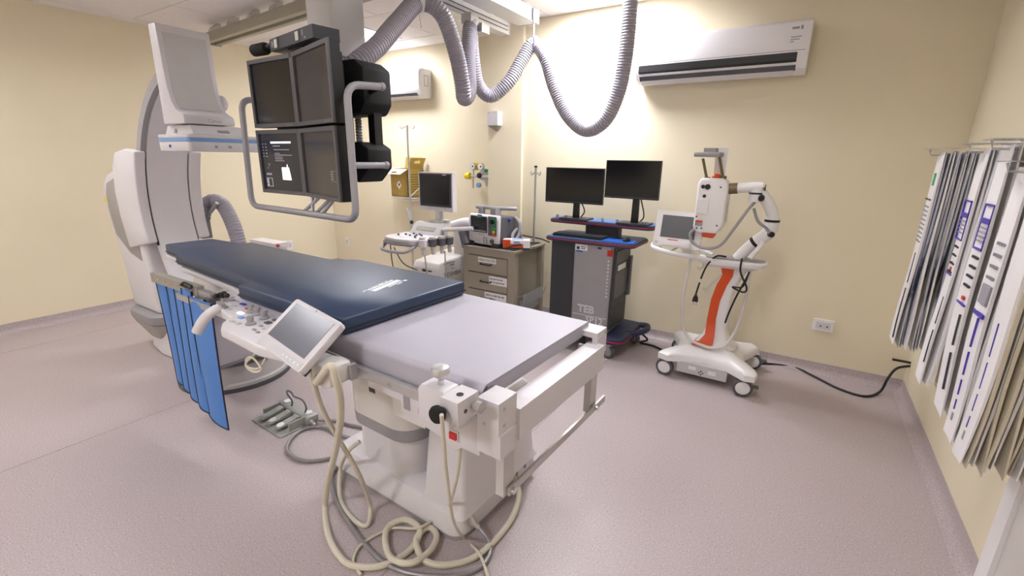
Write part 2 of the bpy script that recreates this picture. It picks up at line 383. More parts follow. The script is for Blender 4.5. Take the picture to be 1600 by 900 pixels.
# second housing towards the foot end
obj('motor_housing', loft([[(x, y, z) for x, y in rrect(-.40, .165, hx, hy, .025, 4)] for z, hx, hy in ((.10, .125, .29), (.13, .112, .272), (.40, .098, .25), (.50, .09, .235), (.52, .075, .22))]), 'white_plastic', TB)
each('foot_bracket', pcs(box(-.287, -.28, .18, .19, .03, .07), box(-.287, -.28, .27, .28, .05, .09), box(-.287, -.28, .34, .35, .07, .11)), 'mid_grey', TB)
# near side control plate under the foot end, end beam, corner blocks
obj('side_cover', join(prism([(-.33, .69), (-.33, .79), (.0, .79), (.0, .66), (-.07, .66), (-.10, .635), (-.15, .665)], 'y', -.355, -.315, .004), box(-.60, -.335, -.345, -.30, .725, .785, .004)), 'white_plastic', TB)
obj('drive_housing', box(-.46, -.30, -.28, .25, .60, .72, .008), 'warm_white', TB)
hs = obj('handle_slot', box(-.315, -.285, -.3562, -.352, .71, .77), 'mid_grey', TB)
obj('lock_scale', box(-.25, -.16, -.3575, -.354, .715, .735, .001), 'pale_grey', TB)
sw = obj('red_switch_housing', box(-.118, -.078, -.358, -.35, .678, .712, .002), 'pale_grey', TB)
obj('red_switch', box(-.111, -.085, -.364, -.357, .684, .706, .002), 'red', sw)
obj('near_block', join(box(.006, .080, -.372, -.285, .765, .865, .004), box(.0, .083, -.366, -.285, .69, .765, .003)), 'white_plastic', TB)
obj('far_block', join(box(-.03, .065, .285, .375, .838, .860, .004), box(.045, .066, .285, .375, .76, .838, .003), box(-.02, .045, .30, .345, .70, .79, .003)), 'white_plastic', TB)
each('block_screw', pcs(*[cyl((.0645, y, z), (.068, y, z), .006, n=10) for y, z in ((.36, .845), (.36, .78))], *[cyl((.0785, y, z), (.0815, y, z), .006, n=10) for y, z in ((-.345, .84), (-.345, .79))], *[cyl((x, -.3735, z), (x, -.371, z), .006, n=10) for x, z in ((.03, .84), (.03, .79))]), 'steel', TB)
obj('end_beam', join(box(.025, .092, -.285, .30, .715, .815, .004)), 'white_plastic', TB)
obj('latch', box(-.012, .012, .295, .34, .80, .83, .003), 'black_plastic', TB)
for y in (-.315, .275):
    obj('leg', box(.03, .058, y, y+.055, .52, .72, .003), 'pale_grey', TB)
obj('steel_crossbar', box(.062, .070, -.30, .40, .520, .548, .002), 'steel', TB)
each('crossbar_bolt', pcs(cyl((.05, -.285, .533), (.08, -.285, .533), .011, n=12), cyl((.05, .305, .533), (.08, .305, .533), .009, n=12)), 'chrome', TB)
# rail clamp with silver knob, black star knob
K = thing('rail_clamp', 'white rail clamp with silver mushroom knob and black knob at table foot', 'clamp', (-.768, .865, .79), math.radians(-2.5), world=False)
obj('body', prism([(-.06, .0), (-.06, .095), (-.045, .112), (.035, .112), (.055, .095), (.055, .0)], 'y', -.03, .03, .004), 'white_plastic', K)
obj('jaw', box(-.05, .05, .02, .06, -.02, .04, .004), 'white_plastic', K)
obj('cross_block', box(.045, .105, -.05, .035, .045, .110, .005), 'white_plastic', K)
obj('socket_hole', cyl((.078, -.01, .1095), (.078, -.01, .1112), .010), 'black_plastic', K)
obj('pin_hole', cyl((.1045, -.02, .075), (.1062, -.02, .075), .006), 'dark_grey', K)
obj('stem', cyl((.0, 0, .105), (.0, 0, .150), .009), 'chrome', K)
obj('silver_knob', lathe([(.004, .135), (.018, .137), (.026, .146), (.027, .155), (.023, .164), (.013, .168), (.002, .168)], (0, 0, 0)), 'alu', K)
obj('black_knob', lathe([(.004, .0), (.021, .002), (.025, .010), (.023, .020), (.015, .026), (.002, .027)], (.055, -.085, .073), 'y'), 'black_matte', K)
obj('knob_stem', cyl((.055, -.065, .073), (.055, -.045, .073), .011), 'dark_grey', K)
obj('steel_knob', join(cyl((.10, .01, .08), (.118, .01, .08), .010), lathe([(.004, .115), (.016, .117), (.016, .135), (.005, .138)], (0, .01, .08), 'x', 10)), 'steel', K)

# ------------------------------------------------------------------ control console hung on the table rail
CN = thing('table_control_console', 'white bedside control panel with grip handle and grey knobs beside the blue drape', 'control panel', (-1.75, .90, .80))
obj('body', prism([(-2.13, .965), (-2.11, 1.01), (-2.02, 1.03), (-1.40, .99), (-1.36, .80), (-1.52, .775), (-1.80, .795), (-1.86, .83), (-1.90, .885), (-2.02, .905)], 'z', .825, .866, .010, 3), 'white_plastic', CN)
obj('arm', box(-1.62, -1.28, .86, .93, .785, .825, .01), 'warm_white', CN)
br = obj('bracket', prism([(-1.30, .780), (-1.30, .838), (-1.25, .845), (-1.205, .84), (-1.205, .775), (-1.24, .762)], 'y', .825, .915, .008), 'warm_white', CN)
obj('rail_hook', box(-1.208, -1.192, .90, .925, .775, .83, .004), 'mid_grey', br)
obj('cable_socket', cyl((-1.262, .83, .800), (-1.258, .812, .785), .017), 'pale_grey', br)
for p, h in (((-1.884, 0.960, 0.866), .034), ((-1.833, 0.956, 0.866), .034), ((-1.765, 0.946, 0.866), .036), ((-1.744, 0.880, 0.866), .034)):
    obj('joystick_knob', lathe([(.020, 0), (.019, .006), (.012, .012), (.014, h-.006), (.011, h), (.001, h)], p, n=14), 'mid_grey', CN)
for p, a, b, m in (((-1.904, 0.926, 0.866), .032, .016, 'screen_white'), ((-1.847, 0.898, 0.866), .028, .018, 'stripe_blue'), ((-2.015, 0.996, 0.866), .034, .014, 'ink_purple'), ((-1.941, 0.972, 0.866), .012, .010, 'red'), ((-1.704, 0.925, 0.866), .026, .02, 'dark_grey'), ((-1.711, 0.956, 0.866), .018, .014, 'dark_grey'), ((-1.674, 0.853, 0.866), .016, .01, 'mid_grey'), ((-1.637, 0.846, 0.866), .016, .01, 'mid_grey'), ((-1.692, 0.890, 0.866), .014, .01, 'mid_grey'), ((-1.791, 0.856, 0.866), .022, .016, 'pale_grey'), ((-1.831, 0.855, 0.866), .022, .014, 'pale_grey'), ((-2.028, 0.965, 0.866), .024, .012, 'pale_grey'), ((-1.993, 0.925, 0.866), .022, .012, 'pale_grey'), ((-1.657, 0.880, 0.866), .012, .01, 'pale_grey')):
    obj('button', bevel(cbox((p[0], p[1], p[2]+.002), (a, b, .006)), .002), m, CN)
gh = obj('grip_handle', sweep(spline([(-2.057, 0.955, 0.846), (-2.061, 0.925, 0.862), (-2.085, 0.895, 0.845), (-2.115, 0.870, 0.805), (-2.138, 0.850, 0.757)], 8), lambda i: .017+.005*min(1, i/20), 14), 'white_plastic', CN)
for p in ((-2.028, 0.915, 0.888), (-2.027, 0.925, 0.871)): obj('trigger', bevel(cbox(p, (.030, .016, .010)), .003), 'mid_grey', gh)
obj('coiled_lead', tube([(-1.59, .82, .83), (-1.60, .80, .80), (-1.64, .79, .765), (-1.63, .79, .745), (-1.57, .785, .75), (-1.53, .785, .775), (-1.59, .79, .80), (-1.645, .795, .775), (-1.63, .79, .752), (-1.55, .79, .77), (-1.53, .82, .83)], .004, 8), 'cream_cable', CN)
# tablet display
c0, c1, c3 = Vector((-1.565, .787, .862)), Vector((-1.256, .767, .862)), Vector((-1.517, .931, .982))
TD = thing('tablet_display', 'white framed tilted touch screen on the table control console', 'screen', tuple(c0))
tx = (c1-c0).normalized(); ty0 = (c3-c0).normalized(); q = tx.dot(ty0)/2; tx, ty = (tx-ty0*q).normalized(), (ty0-tx*q).normalized(); W = .314; Hh = .200
ctr = Vector((-1.389, .849, .922))
# skewed wedge body: plane rectangle with rounded corners
def ontb(bm, z=0): return xf(bm, basis(ctr, tx, ty) @ Matrix.Translation((0, 0, z)))
obj('housing', ontb(bevel(prism(rrect(0, 0, W/2, Hh/2, .014), 'z', -.026, 0), .004)), 'white_plastic', TD)
obj('screen', ontb(box(-.130, .130, -.058, .084, .0, .0012)), 'tablet_glass', TD)
obj('lower_strip', ontb(box(-.148, .148, -.095, -.070, .0, .0012)), 'alu', TD)
obj('key', ontb(join(*[cbox((.03+i*.025, -.083, .001), (.008, .008, .003)) for i in range(5)])), 'ink_white', TD)
obj('badge', ontb(cbox((.0, .092, .0006), (.006, .008, .001))), 'ink_light', TD)
obj('back_shell', ontb(bevel(box(-.10, .10, -.07, .06, -.045, -.024), .01)), 'warm_white', TD)
obj('corner_foot', ontb(bevel(box(.10, .15, -.098, -.07, -.036, -.02), .004)), 'charcoal', TD)
# lead drape: five overlapping blue strips from a metal bar
AP = thing('lead_drape', 'blue lead-rubber strip drape with black edging hanging from the table rail', 'drape', (-2.62, 1.05, .12))
obj('top_bar', join(box(-2.99, -2.48, 1.014, 1.052, .815, .866, .003)), 'alu_dull', AP)
each('bar_rivet', pcs(*[cyl((-2.97+i*.075, 1.0145, .842), (-2.97+i*.075, 1.0105, .842), .006, n=10) for i in range(7)]), 'chrome', AP)
obj('clamp_plate', join(box(-2.52, -2.36, 1.02, 1.05, .80, .850, .003), box(-2.44, -2.38, 1.0, 1.05, .775, .81, .004)), 'steel', AP)
obj('clamp_wire', bars([(-2.60, 1.0, .862), (-2.50, 1.0, .858), (-2.48, 1.0, .875), (-2.56, 1.0, .882), (-2.60, 1.0, .862)], .006, 8, .015), 'black_plastic', AP)
obj('clamp_hook', join(cyl((-2.37, 1.0, .80), (-2.37, 1.06, .80), .025, n=14), box(-2.39, -2.34, 1.0, 1.03, .75, .83, .01)), 'dark_grey', AP)
tops = [-2.975, -2.86, -2.745, -2.63, -2.535, -2.325]; bots = [-2.925, -2.825, -2.725, -2.625, -2.525, -2.345]
zb = [.245, .232, .212, .19, .155]
for i in range(5):
    def strip(off, grow):
        rings = []
        for k in range(9):
            t = k/8; z = .838-(.838-(zb[i]))*t
            if i == 4: z = .815-(.815-zb[i])*t
            xa = tops[i]*(1-t)+bots[i]*t; xb = (tops[i+1]*(1-t)+bots[i+1]*t)+.018
            y = 1.030-.006*i+.006*math.sin(2.2*t+i)-(.012*t)
            n = 6; row = []
            for q in range(n+1):
                s = q/n; row.append(Vector((xa-grow+(xb-xa+2*grow)*s, y-.010*math.sin(PI*s)*(0.3+t)-.004*s, z-(.022*s*t))))
            rings.append([p+Vector((0, -off, 0)) for p in row]+[p+Vector((0, off, 0)) for p in reversed(row)])
        return rings
    R = strip(.0022, 0); s = obj('strip', loft(R), 'apron_blue', AP)
    n = 7; edge = [r[0] for r in R]+[p for p in R[-1][1:n]]+[r[n-1] for r in reversed(R)]
    obj('edging', sweep(edge, .0042, 6), 'apron_edge', s)
# black clamp knobs between drape and console
for i, (x, y, z) in enumerate(((-2.24, 1.02, .845), (-2.10, 1.00, .835))):
    t = thing('rail_knob_clamp', ['black star knob clamp on the rail nearest the blue drape', 'black star knob clamp on the rail nearest the console knobs'][i], 'clamp', (x, y, z-.06), group='black rail clamps')
    obj('clamp_body', box(x-.025, x+.025, y-.02, y+.03, z-.06, z-.01, .006), 'steel', t)
    obj('stem', cyl((x, y, z-.02), (x, y, z+.02), .008), 'steel', t)
    obj('star_knob', join(cyl((x, y, z+.01), (x, y, z+.03), .018, n=14), *[ball((x+.026*math.cos(a), y+.026*math.sin(a), z+.02), (.014, .014, .012), 10) for a in (0.3, 0.3+2*PI/3, .3+4*PI/3)]), 'black_plastic', t)

# ------------------------------------------------------------------ floor mounted C-arm
CA = thing('c_arm_xray_system', 'white floor-mounted C-arm X-ray machine with flat detector over the table head', 'x-ray machine', (-3.254, 1.504, 0))
cx, cy, cz = -3.254, 1.504, 1.08
obj('turntable', lathe([(.05, 0), (.335, 0), (.345, .012), (.345, .05), (.335, .06), (.335, .12), (.315, .165), (.25, .18), (.01, .18)], (cx+.0, cy, 0), 'z', 40), 'pale_grey', CA)
obj('turntable_ring', lathe([(.30, 0), (.352, 0), (.352, .028), (.30, .028)], (cx, cy, 0), 'z', 40), 'dark_grey', CA)
# low floor arm to the column
obj('floor_arm', loft([[(-3.45, 1.36, .01), (-3.45, 1.64, .01), (-3.45, 1.62, .19), (-3.45, 1.38, .19)], [(-4.02, 1.34, .01), (-4.02, 1.66, .01), (-4.02, 1.63, .22), (-4.02, 1.37, .22)], [(-4.22, 1.36, .03), (-4.22, 1.66, .03), (-4.22, 1.63, .30), (-4.22, 1.38, .30)]]), 'white_plastic', CA)
# column foot (tapered grey) and collar
def ring(cx_, cy_, hx, hy, r, z): return [(x, y, z) for x, y in rrect(cx_, cy_, hx, hy, r, 6)]
obj('column_foot', loft([ring(-4.14, 1.52, .13, .13, .06, .012), ring(-4.14, 1.52, .15, .15, .07, .09), ring(-4.14, 1.52, .235, .22, .10, .235), ring(-4.14, 1.52, .24, .225, .10, .255)]), 'grey_base', CA)
obj('column_collar', loft([ring(-4.14, 1.52, .245, .23, .10, .262), ring(-4.14, 1.52, .25, .235, .10, .285), ring(-4.14, 1.52, .25, .235, .10, .325), ring(-4.14, 1.52, .235, .22, .10, .345)]), 'mid_grey', CA)
col = obj('column', prism([(-4.37, .34), (-4.42, .70), (-4.50, 1.05), (-4.50, 1.20), (-4.47, 1.28), (-4.38, 1.345), (-4.22, 1.39), (-4.04, 1.405), (-3.98, 1.38), (-3.95, .80), (-3.93, .62), (-3.92, .34)], 'y', 1.335, 1.70, .035, 4), 'white_plastic', CA, .8)
obj('side_panel', prism([(-4.40, .90), (-4.44, 1.10), (-4.43, 1.20), (-4.38, 1.28), (-4.20, 1.33), (-4.05, 1.33), (-4.02, .74), (-4.20, .78)], 'y', 1.331, 1.338, .003), 'grey_base', CA)
obj('warning_sign', on(prism([(-.024, -.02), (.024, -.02), (0, .024)], 'z', 0, .0015), (-4.468, 1.3342, 1.16), (1, 0, 0), (0, 0, 1)), 'yellow', CA)
# carriage that carries the C
rx, rz = -3.0, 1.11
def arc_pts(r, a0, a1, n=10): return [(rx+r*math.cos(a0+(a1-a0)*k/n), rz+r*math.sin(a0+(a1-a0)*k/n)) for k in range(n+1)]
PIa = PI
near = [(-4.15, .825), (-4.20, 1.05), (-4.205, 1.23), (-4.16, 1.40), (-4.07, 1.50), (-3.90, 1.525)] + arc_pts(.835, PIa-.50, PIa+.26, 8)
obj('carriage', prism(near, 'y', 1.315, 1.378, .012, 3), 'white_plastic', CA, .7)
obj('carriage_far', prism(near, 'y', 1.642, 1.72, .012, 3), 'white_plastic', CA, .7)
obj('carriage_back', prism([(-4.13, .85), (-4.18, 1.2), (-4.08, 1.46), (-4.0, 1.46), (-3.96, 1.2), (-3.96, .85)], 'y', 1.37, 1.65, .003), 'white_plastic', CA)
slit = arc_pts(.872, PIa-.46, PIa+.28, 8)+arc_pts(.858, PIa+.28, PIa-.46, 8)
each('guide_slit', [prism(slit, 'y', 1.377, 1.388), prism(slit, 'y', 1.632, 1.643)], 'black_plastic', CA)
# the C itself
A0, A1 = PI*0.585, PI*1.46
def carc(r0, r1, y0, y1, a0, a1, n=40, b=0):
    return prism(arc_pts(r0, a0, a1, n)+arc_pts(r1, a1, a0, n), 'y', y0, y1, b)
obj('c_band', carc(.845, .90, 1.387, 1.633, A0, A1), 'white_plastic', CA)
obj('cable_strip', carc(.852, .905, 1.355, 1.392, PI*.555, PI*.865, 30), 'mid_grey', CA)
# detector column with a curved flare at its foot: profile in x-z
prof = [(-3.17, 1.664), (-3.155, 2.17), (-3.075, 2.17), (-3.068, 1.95), (-3.06, 1.85), (-3.04, 1.78), (-3.005, 1.735), (-2.96, 1.715), (-2.935, 1.708), (-2.928, 1.695), (-2.928, 1.660)]
def colring(y, inset=0):
    return [(x, y, z) for x, z in prof]
dc = obj('detector_column', prism(prof + [(-3.17, 1.660)], 'y', 1.285, 1.555, .010, 3), 'white_plastic', CA, .5)
obj('front_recess', loft([[(x+.004, y, z) for y in (1.31, 1.53)] + [(x-.006, y, z) for y in (1.53, 1.31)] for x, z in [(-3.076, 2.13), (-3.069, 1.95), (-3.061, 1.85), (-3.041, 1.782), (-3.006, 1.738)]]), 'pale_grey', dc)
obj('brand_name', on(text_bm('Canon', .028), (-2.9285, 1.445, 1.680), (0, 1, 0), (0, 0, 1)), 'mid_grey', dc)
obj('column_root', box(-3.30, -3.15, 1.38, 1.53, 1.78, 2.04, .03, 4), 'white_plastic', CA)
obj('round_knob', ball((-3.13, 1.60, 1.80), (.035, .035, .045)), 'white_plastic', CA)
dt = obj('detector', prism([(-3.245, 1.604), (-3.20, 1.654), (-2.935, 1.654), (-2.90, 1.604)], 'y', 1.31, 1.60, .006, 2), 'white_plastic', CA)
dx0, dx1, dy0, dy1 = -3.265, -2.895, 1.275, 1.675
obj('detector_tray', join(prism(rrect((dx0+dx1)/2, (dy0+dy1)/2, .185, .20, .02), 'z', 1.513, 1.566, .003), prism(rrect((dx0+dx1)/2, (dy0+dy1)/2, .185, .20, .02), 'z', 1.584, 1.604, .003)), 'white_plastic', CA)
obj('blue_stripe', prism(rrect((dx0+dx1)/2, (dy0+dy1)/2, .187, .202, .02), 'z', 1.566, 1.584), 'stripe_blue', CA)
obj('button_plate', join(on(prism(rrect(0, 0, .034, .010, .009), 'z', 0, .002), (-2.914, 1.475, 1.6225), (0, 1, 0), (-.6, 0, .8)), on(prism(rrect(0, 0, .010, .012, .005), 'z', 0, .002), (-3.10, 1.3065, 1.6225), (1, 0, 0), (0, .2, 1))), 'mid_grey', dt)
each('mark', pcs(on(prism(rrect(0, 0, .011, .008, .007), 'z', 0, .0012), (dx1-.0002, 1.49, 1.54), (0, 1, 0), (0, 0, 1)), on(box(-.008, .008, -.008, .008, 0, .0012), (dx1-.0002, 1.415, 1.54), (0, 1, 0), (0, 0, 1))), 'alu_dull', dt)
obj('blue_mark', on(box(-.013, .013, -.008, .008, 0, .0012), (-3.12, dy0+.0002, 1.54), (1, 0, 0), (0, 0, 1)), 'ink_purple', dt)
# tube housing below the table
tb = obj('tube_housing', loft([ring(cx+.20, 1.42, .16, .21, .05, .235), ring(cx+.20, 1.42, .185, .23, .06, .30), ring(cx+.20, 1.43, .19, .235, .06, .56), ring(cx+.18, 1.44, .16, .22, .06, .65)]), 'white_plastic', CA)
obj('bumper', loft([ring(cx+.20, 1.42, .165, .215, .05, .222), ring(cx+.20, 1.42, .17, .22, .05, .24)]), 'ink_light', tb)
obj('panel_line', join(on(box(-.09, .09, -.002, .002, 0, .002), (cx+.20, 1.195, .50), (1, 0, 0), (0, 0, 1)), on(prism(rrect(0, 0, .014, .014, .012), 'z', 0, .002), (cx+.20, 1.195, .46), (1, 0, 0), (0, 0, 1))), 'mid_grey', tb)
obj('collimator', loft([ring(cx+.05, 1.48, .15, .15, .04, .63), ring(cx+.03, 1.48, .12, .12, .04, .74)]), 'warm_white', CA)
obj('c_foot', box(cx-.25, cx+.10, 1.36, 1.64, .33, .46, .03, 3), 'white_plastic', CA)
# corrugated hose behind the carriage
obj('hose', ribbed([(-3.93, 1.74, 1.03), (-3.96, 1.78, 1.10), (-3.93, 1.83, 1.145), (-3.85, 1.86, 1.12), (-3.78, 1.87, 1.02), (-3.72, 1.87, .88), (-3.70, 1.87, .70), (-3.75, 1.85, .45), (-3.85, 1.80, .28)], .055, .022), 'hose_grey', CA)
obj('hose_bracket', join(box(-4.02, -3.93, 1.72, 1.79, .86, 1.05, .012), bars([(-3.80, 1.80, 1.14), (-3.86, 1.78, 1.08), (-3.93, 1.76, 1.02)], .014, 8)), 'mid_grey', CA)
# small case standing behind the table
WC = thing('white_case', 'white equipment case with red knob behind the navy mattress', 'case', (-4.40, 2.60, 0))
obj('body', box(-4.86, -4.43, 2.58, 2.70, .02, .60, .012), 'warm_white', WC)
obj('lid', box(-4.87, -4.42, 2.57, 2.71, .60, .645, .016, 3), 'white_plastic', WC)
each('foot', pcs(*[cyl((x, y, 0), (x, y, .025), .02) for x in (-4.80, -4.48) for y in (2.60, 2.68)]), 'dark_grey', WC)
obj('red_knob', ball((-4.415, 2.60, .625), (.018, .018, .016)), 'red', WC)
# foot switch
FS = thing('foot_switch', 'grey three-pedal foot switch plate on the floor by the pedestal', 'foot switch', (-2.375, 1.321, 0.000), math.radians(-3), world=False)
obj('base_plate', prism(rrect(-.01, -.01, .16, .11, .02), 'z', 0, .007), 'pedal_grey', FS)
obj('back_housing', prism([(.035, .007), (.035, .045), (.05, .055), (.105, .055), (.105, .007)], 'x', -.165, .165, .006), 'pedal_grey', FS)
for i, x in enumerate((-.095, -.015, .07)):
    p = obj('pedal', prism([(-.10, .022), (-.10, .030), (.03, .050), (.03, .02)], 'x', x-.024, x+.024, .006), 'pedal_grey', FS)
    obj('pad', on(prism(rrect(0, 0, .020, .020, .019), 'z', 0, .003), (x, -.072, .0345), (1, 0, 0), (0, 1, .15)), ['ink_light', 'pale_grey', 'label_white'][i], p)
for x in (-.145, .125): obj('guard', box(x, x+.012, -.06, .04, .007, .055, .003), 'pedal_grey', FS)
for x in (-.11, .11): obj('top_button', cyl((x, .075, .054), (x, .075, .060), .022), 'label_white', FS)
obj('carry_loop', tube([(.10, .06, .055), (.12, .06, .10), (.07, .07, .125), (-.02, .07, .12), (-.08, .09, .115), (-.09, .07, .135), (-.05, .05, .13), (-.03, .06, .09), (-.04, .06, .056)], .005), 'dark_grey', FS)
obj('connector', join(cyl((.168, .05, .03), (.195, .05, .03), .012, n=12), cyl((.195, .05, .03), (.215, .05, .025), .008, n=12)), 'steel', FS)

# ------------------------------------------------------------------ monitor boom
MB = thing('monitor_boom', 'black four-screen monitor bank hanging from the ceiling in a grey tube frame', 'monitor bank', (-2.28, 1.86, 2.67))
# suspension column with rounded edges
obj('ceiling_column', rbox(-2.345, 1.87, .112, .112, .025, [(2.02, 0), (2.67, 0)], 5), 'pale_grey', MB)
obj('column_neck', rbox(-2.335, 1.86, .09, .09, .03, [(1.93, 0), (2.02, 0)], 5), 'mid_grey', MB)
def monitor(pL, pR, z0, z1, scr, toe=0):
    pL, pR = Vector((*pL, z0)), Vector((*pR, z0)); x = (pR-pL).normalized(); n = Vector((x.y, -x.x, 0)); W = (pR-pL).length; H = z1-z0
    B = basis(pL+x*W/2+Vector((0, 0, H/2)), x, (0, 0, 1))   # local z = -n... toward viewer
    h = obj('monitor', xf(join(bevel(box(-W/2, W/2, -H/2, H/2, -.055, -.010), .004), bevel(box(-W/2+.05, W/2-.05, -H/2+.04, H/2-.04, -.085, -.05), .01)), B), 'black_plastic', MB)
    fr = .020
    obj('bezel', xf(join(box(-W/2, W/2, -H/2, -H/2+fr, -.012, .0, .001), box(-W/2, W/2, H/2-fr, H/2, -.012, 0, .001), box(-W/2, -W/2+fr, -H/2+fr, H/2-fr, -.012, 0, .001), box(W/2-fr, W/2, -H/2+fr, H/2-fr, -.012, 0, .001)), B), 'bezel_grey', h)
    obj('screen', xf(box(-W/2+fr, W/2-fr, -H/2+fr, H/2-fr, -.011, -.008), B), scr, h)
    obj('led_marks', xf(join(*[cbox((W/2-.05-.012*i, -H/2+.010, .0003), (.005, .002, .0008)) for i in range(5)]), B), 'ink_light', h)
    return h, B, W, H
Lp, Mp, Rp = (-2.693, 1.537), (-2.281, 1.530), (-1.843, 1.414)
monitor(Lp, Mp, 1.645, 1.990, 'screen_dark'); monitor(Mp, Rp, 1.645, 1.990, 'screen_taupe')
h, B, W, H = monitor(Lp, Mp, 1.290, 1.632, 'screen_lit')
def px_(x, y): return (x-.5)*(W-.04), (.5-y)*(H-.04)
def R_(x0, x1, y0, y1): a, b = px_(x0, y1); c, d = px_(x1, y0); return (a, c, b, d)
obj('screen_title', xf(mv(lines_bm([R_(.28, .80, .135, .17)]), 0, 0, -.0078), B), 'screen_white', h)
tri = [px_(.50, .585), px_(.69, .585), px_(.73, .81), px_(.50, .81)]
obj('screen_note', xf(mv(join(prism(tri, 'z', 0, .0005), prism([px_(.64, .53), px_(.66, .53), px_(.67, .60), px_(.63, .60)], 'z', 0, .0005)), 0, 0, -.0078), B), 'screen_white', h)
rows = [R_(.33, .52, .205, .222), R_(.35, .74, .27, .283), R_(.36, .50, .335, .348), R_(.35, .80, .365, .378), R_(.36, .56, .40, .413), R_(.36, .56, .432, .445), R_(.36, .60, .465, .478)]
for i in range(5): rows += [R_(.05, .08, .17+i*.055, .185+i*.055), R_(.13, .165, .17+i*.055, .185+i*.055)]
rows += [R_(.16, .20, .53, .545), R_(.17, .19, .57, .58), R_(.12, .15, .60, .615), R_(.08, .22, .70, .735)]
obj('screen_text', xf(mv(lines_bm(rows), 0, 0, -.0078), B), 'screen_grey_text', h)
def menu(x): return [R_(x, x+.16, .79, .793), R_(x, x+.16, .94, .943), R_(x+.157, x+.16, .79, .943)] + [R_(x+.01, x+.06, y, y+.013) for y in (.81, .845, .88, .915)]
obj('screen_menu', xf(mv(lines_bm(menu(.06)), 0, 0, -.0078), B), 'screen_white', h)
h, B, W, H = monitor(Mp, Rp, 1.290, 1.632, 'screen_taupe')
obj('screen_menu', xf(mv(lines_bm([R_(.80, .803, .60, .76), R_(.80, .95, .60, .603), R_(.80, .95, .757, .76)]+[R_(.81, .87, y, y+.011) for y in (.615, .65, .685, .72)]), 0, 0, -.0078), B), 'screen_grey_text', h)
# mounting: rear spine, black boxes, post
obj('rear_plate', box(-2.58, -2.0, 1.60, 1.635, 1.36, 1.93, .006), 'black_plastic', MB)
obj('upper_mount', prism([(-2.15, 1.70), (-2.15, 1.91), (-2.10, 1.95), (-1.93, 1.95), (-1.87, 1.91), (-1.87, 1.75), (-1.91, 1.70)], 'y', 1.62, 1.80, .012), 'black_matte', MB)
obj('lower_mount', prism([(-2.12, 1.38), (-2.15, 1.44), (-2.15, 1.54), (-2.10, 1.57), (-1.93, 1.57), (-1.87, 1.54), (-1.87, 1.44), (-1.95, 1.37)], 'y', 1.62, 1.78, .012), 'black_matte', MB)
each('post', pcs(box(-1.945, -1.90, 1.70, 1.75, 1.55, 1.72), box(-2.15, -2.08, 1.64, 1.72, 1.55, 1.72)), 'black_plastic', MB)
obj('spring_cable', ribbed([(-2.02, 1.70, 1.72), (-2.02, 1.70, 1.55)], .018, .014, .3, 10), 'mid_grey', MB)
# tube frame round the screens
xa, xb, yf = -2.765, -1.765, 1.435
obj('tube_frame', bars([(xa, 1.66, 1.80), (xa+.0, 1.52, 1.80), (xa, 1.50, 1.21), (xb, yf, 1.21), (xb, yf, 1.80), (xb, 1.63, 1.815)], .0165, 12, .07), 'tube_grey', MB)
for z, zz in ((1.46, 1.46),): obj('tube_arm', bars([(xb, yf, z), (xb, 1.63, zz)], .015, 12), 'tube_grey', MB)
each('frame_link', pcs(bars([(xb, 1.62, 1.81), (-1.88, 1.66, 1.80)], .012), bars([(xb, 1.62, 1.46), (-1.88, 1.66, 1.47)], .012), bars([(xa, 1.62, 1.80), (-2.58, 1.61, 1.78)], .012)), 'black_plastic', MB)
each('tube_cap', pcs(cyl((xb, 1.625, 1.8145), (xb, 1.645, 1.816), .019), cyl((xb, 1.625, 1.46), (xb, 1.645, 1.46), .018)), 'mid_grey', MB)
each('frame_strut', pcs(*[bars([a, b], .009) for a, b in (((-2.22, 1.47, 1.215), (-2.14, 1.52, 1.295)), ((-2.14, 1.47, 1.213), (-2.22, 1.53, 1.295)), ((-2.12, 1.47, 1.213), (-2.04, 1.51, 1.293)), ((-2.06, 1.46, 1.212), (-2.0, 1.50, 1.292)))]), 'tube_grey', MB)
# speaker bar with microphone on top of the screens
SB = thing('speaker_bar', 'dark grey speaker bar with two white tags on top of the monitor bank', 'speaker', (-2.25, 1.62, 2.0))
x0, x1 = (-2.448, 1.520, 2.053), (-1.984, 1.460, 2.042)
sx = (Vector((-2.02, 1.455, 0))-Vector((-2.46, 1.53, 0))).normalized()
SBm = basis((-2.222, 1.495, 2.040), sx, (0, 0, 1))
obj('body', xf(bevel(box(-.235, .235, -.028, .028, -.13, 0), .004), SBm), 'charcoal', SB)
obj('divider', xf(join(box(-.135, -.130, -.027, .027, 0, .0012), box(.10, .105, -.027, .027, 0, .0012)), SBm), 'black_plastic', SB)
for x in (-.165, .075): obj('tag', xf(box(x-.016, x+.016, -.018, .020, 0, .0015), SBm), 'label_white', SB)
obj('print', xf(lines_bm([(-.215, -.20, -.012, .016), (-.197, -.19, -.005, .010), (.125, .14, -.005, .02), (.145, .165, -.02, -.012)]), SBm), 'ink_light', SB)
obj('support', join(box(-2.30, -2.18, 1.53, 1.60, 1.97, 2.015), ), 'black_plastic', SB)
MC = thing('microphone', 'black foam-covered microphone pointing left from the speaker bar', 'microphone', (-2.49, 1.55, 2.05))
obj('foam_head', lathe([(.004, -.075), (.020, -.070), (.030, -.055), (.031, .045), (.026, .062), (.012, .068), (.002, .068)], (-2.585, 1.56, 2.040), 'x', 16), 'black_matte', MC)
obj('stem', cyl((-2.525, 1.56, 2.045), (-2.46, 1.55, 2.05), .012), 'charcoal', MC)
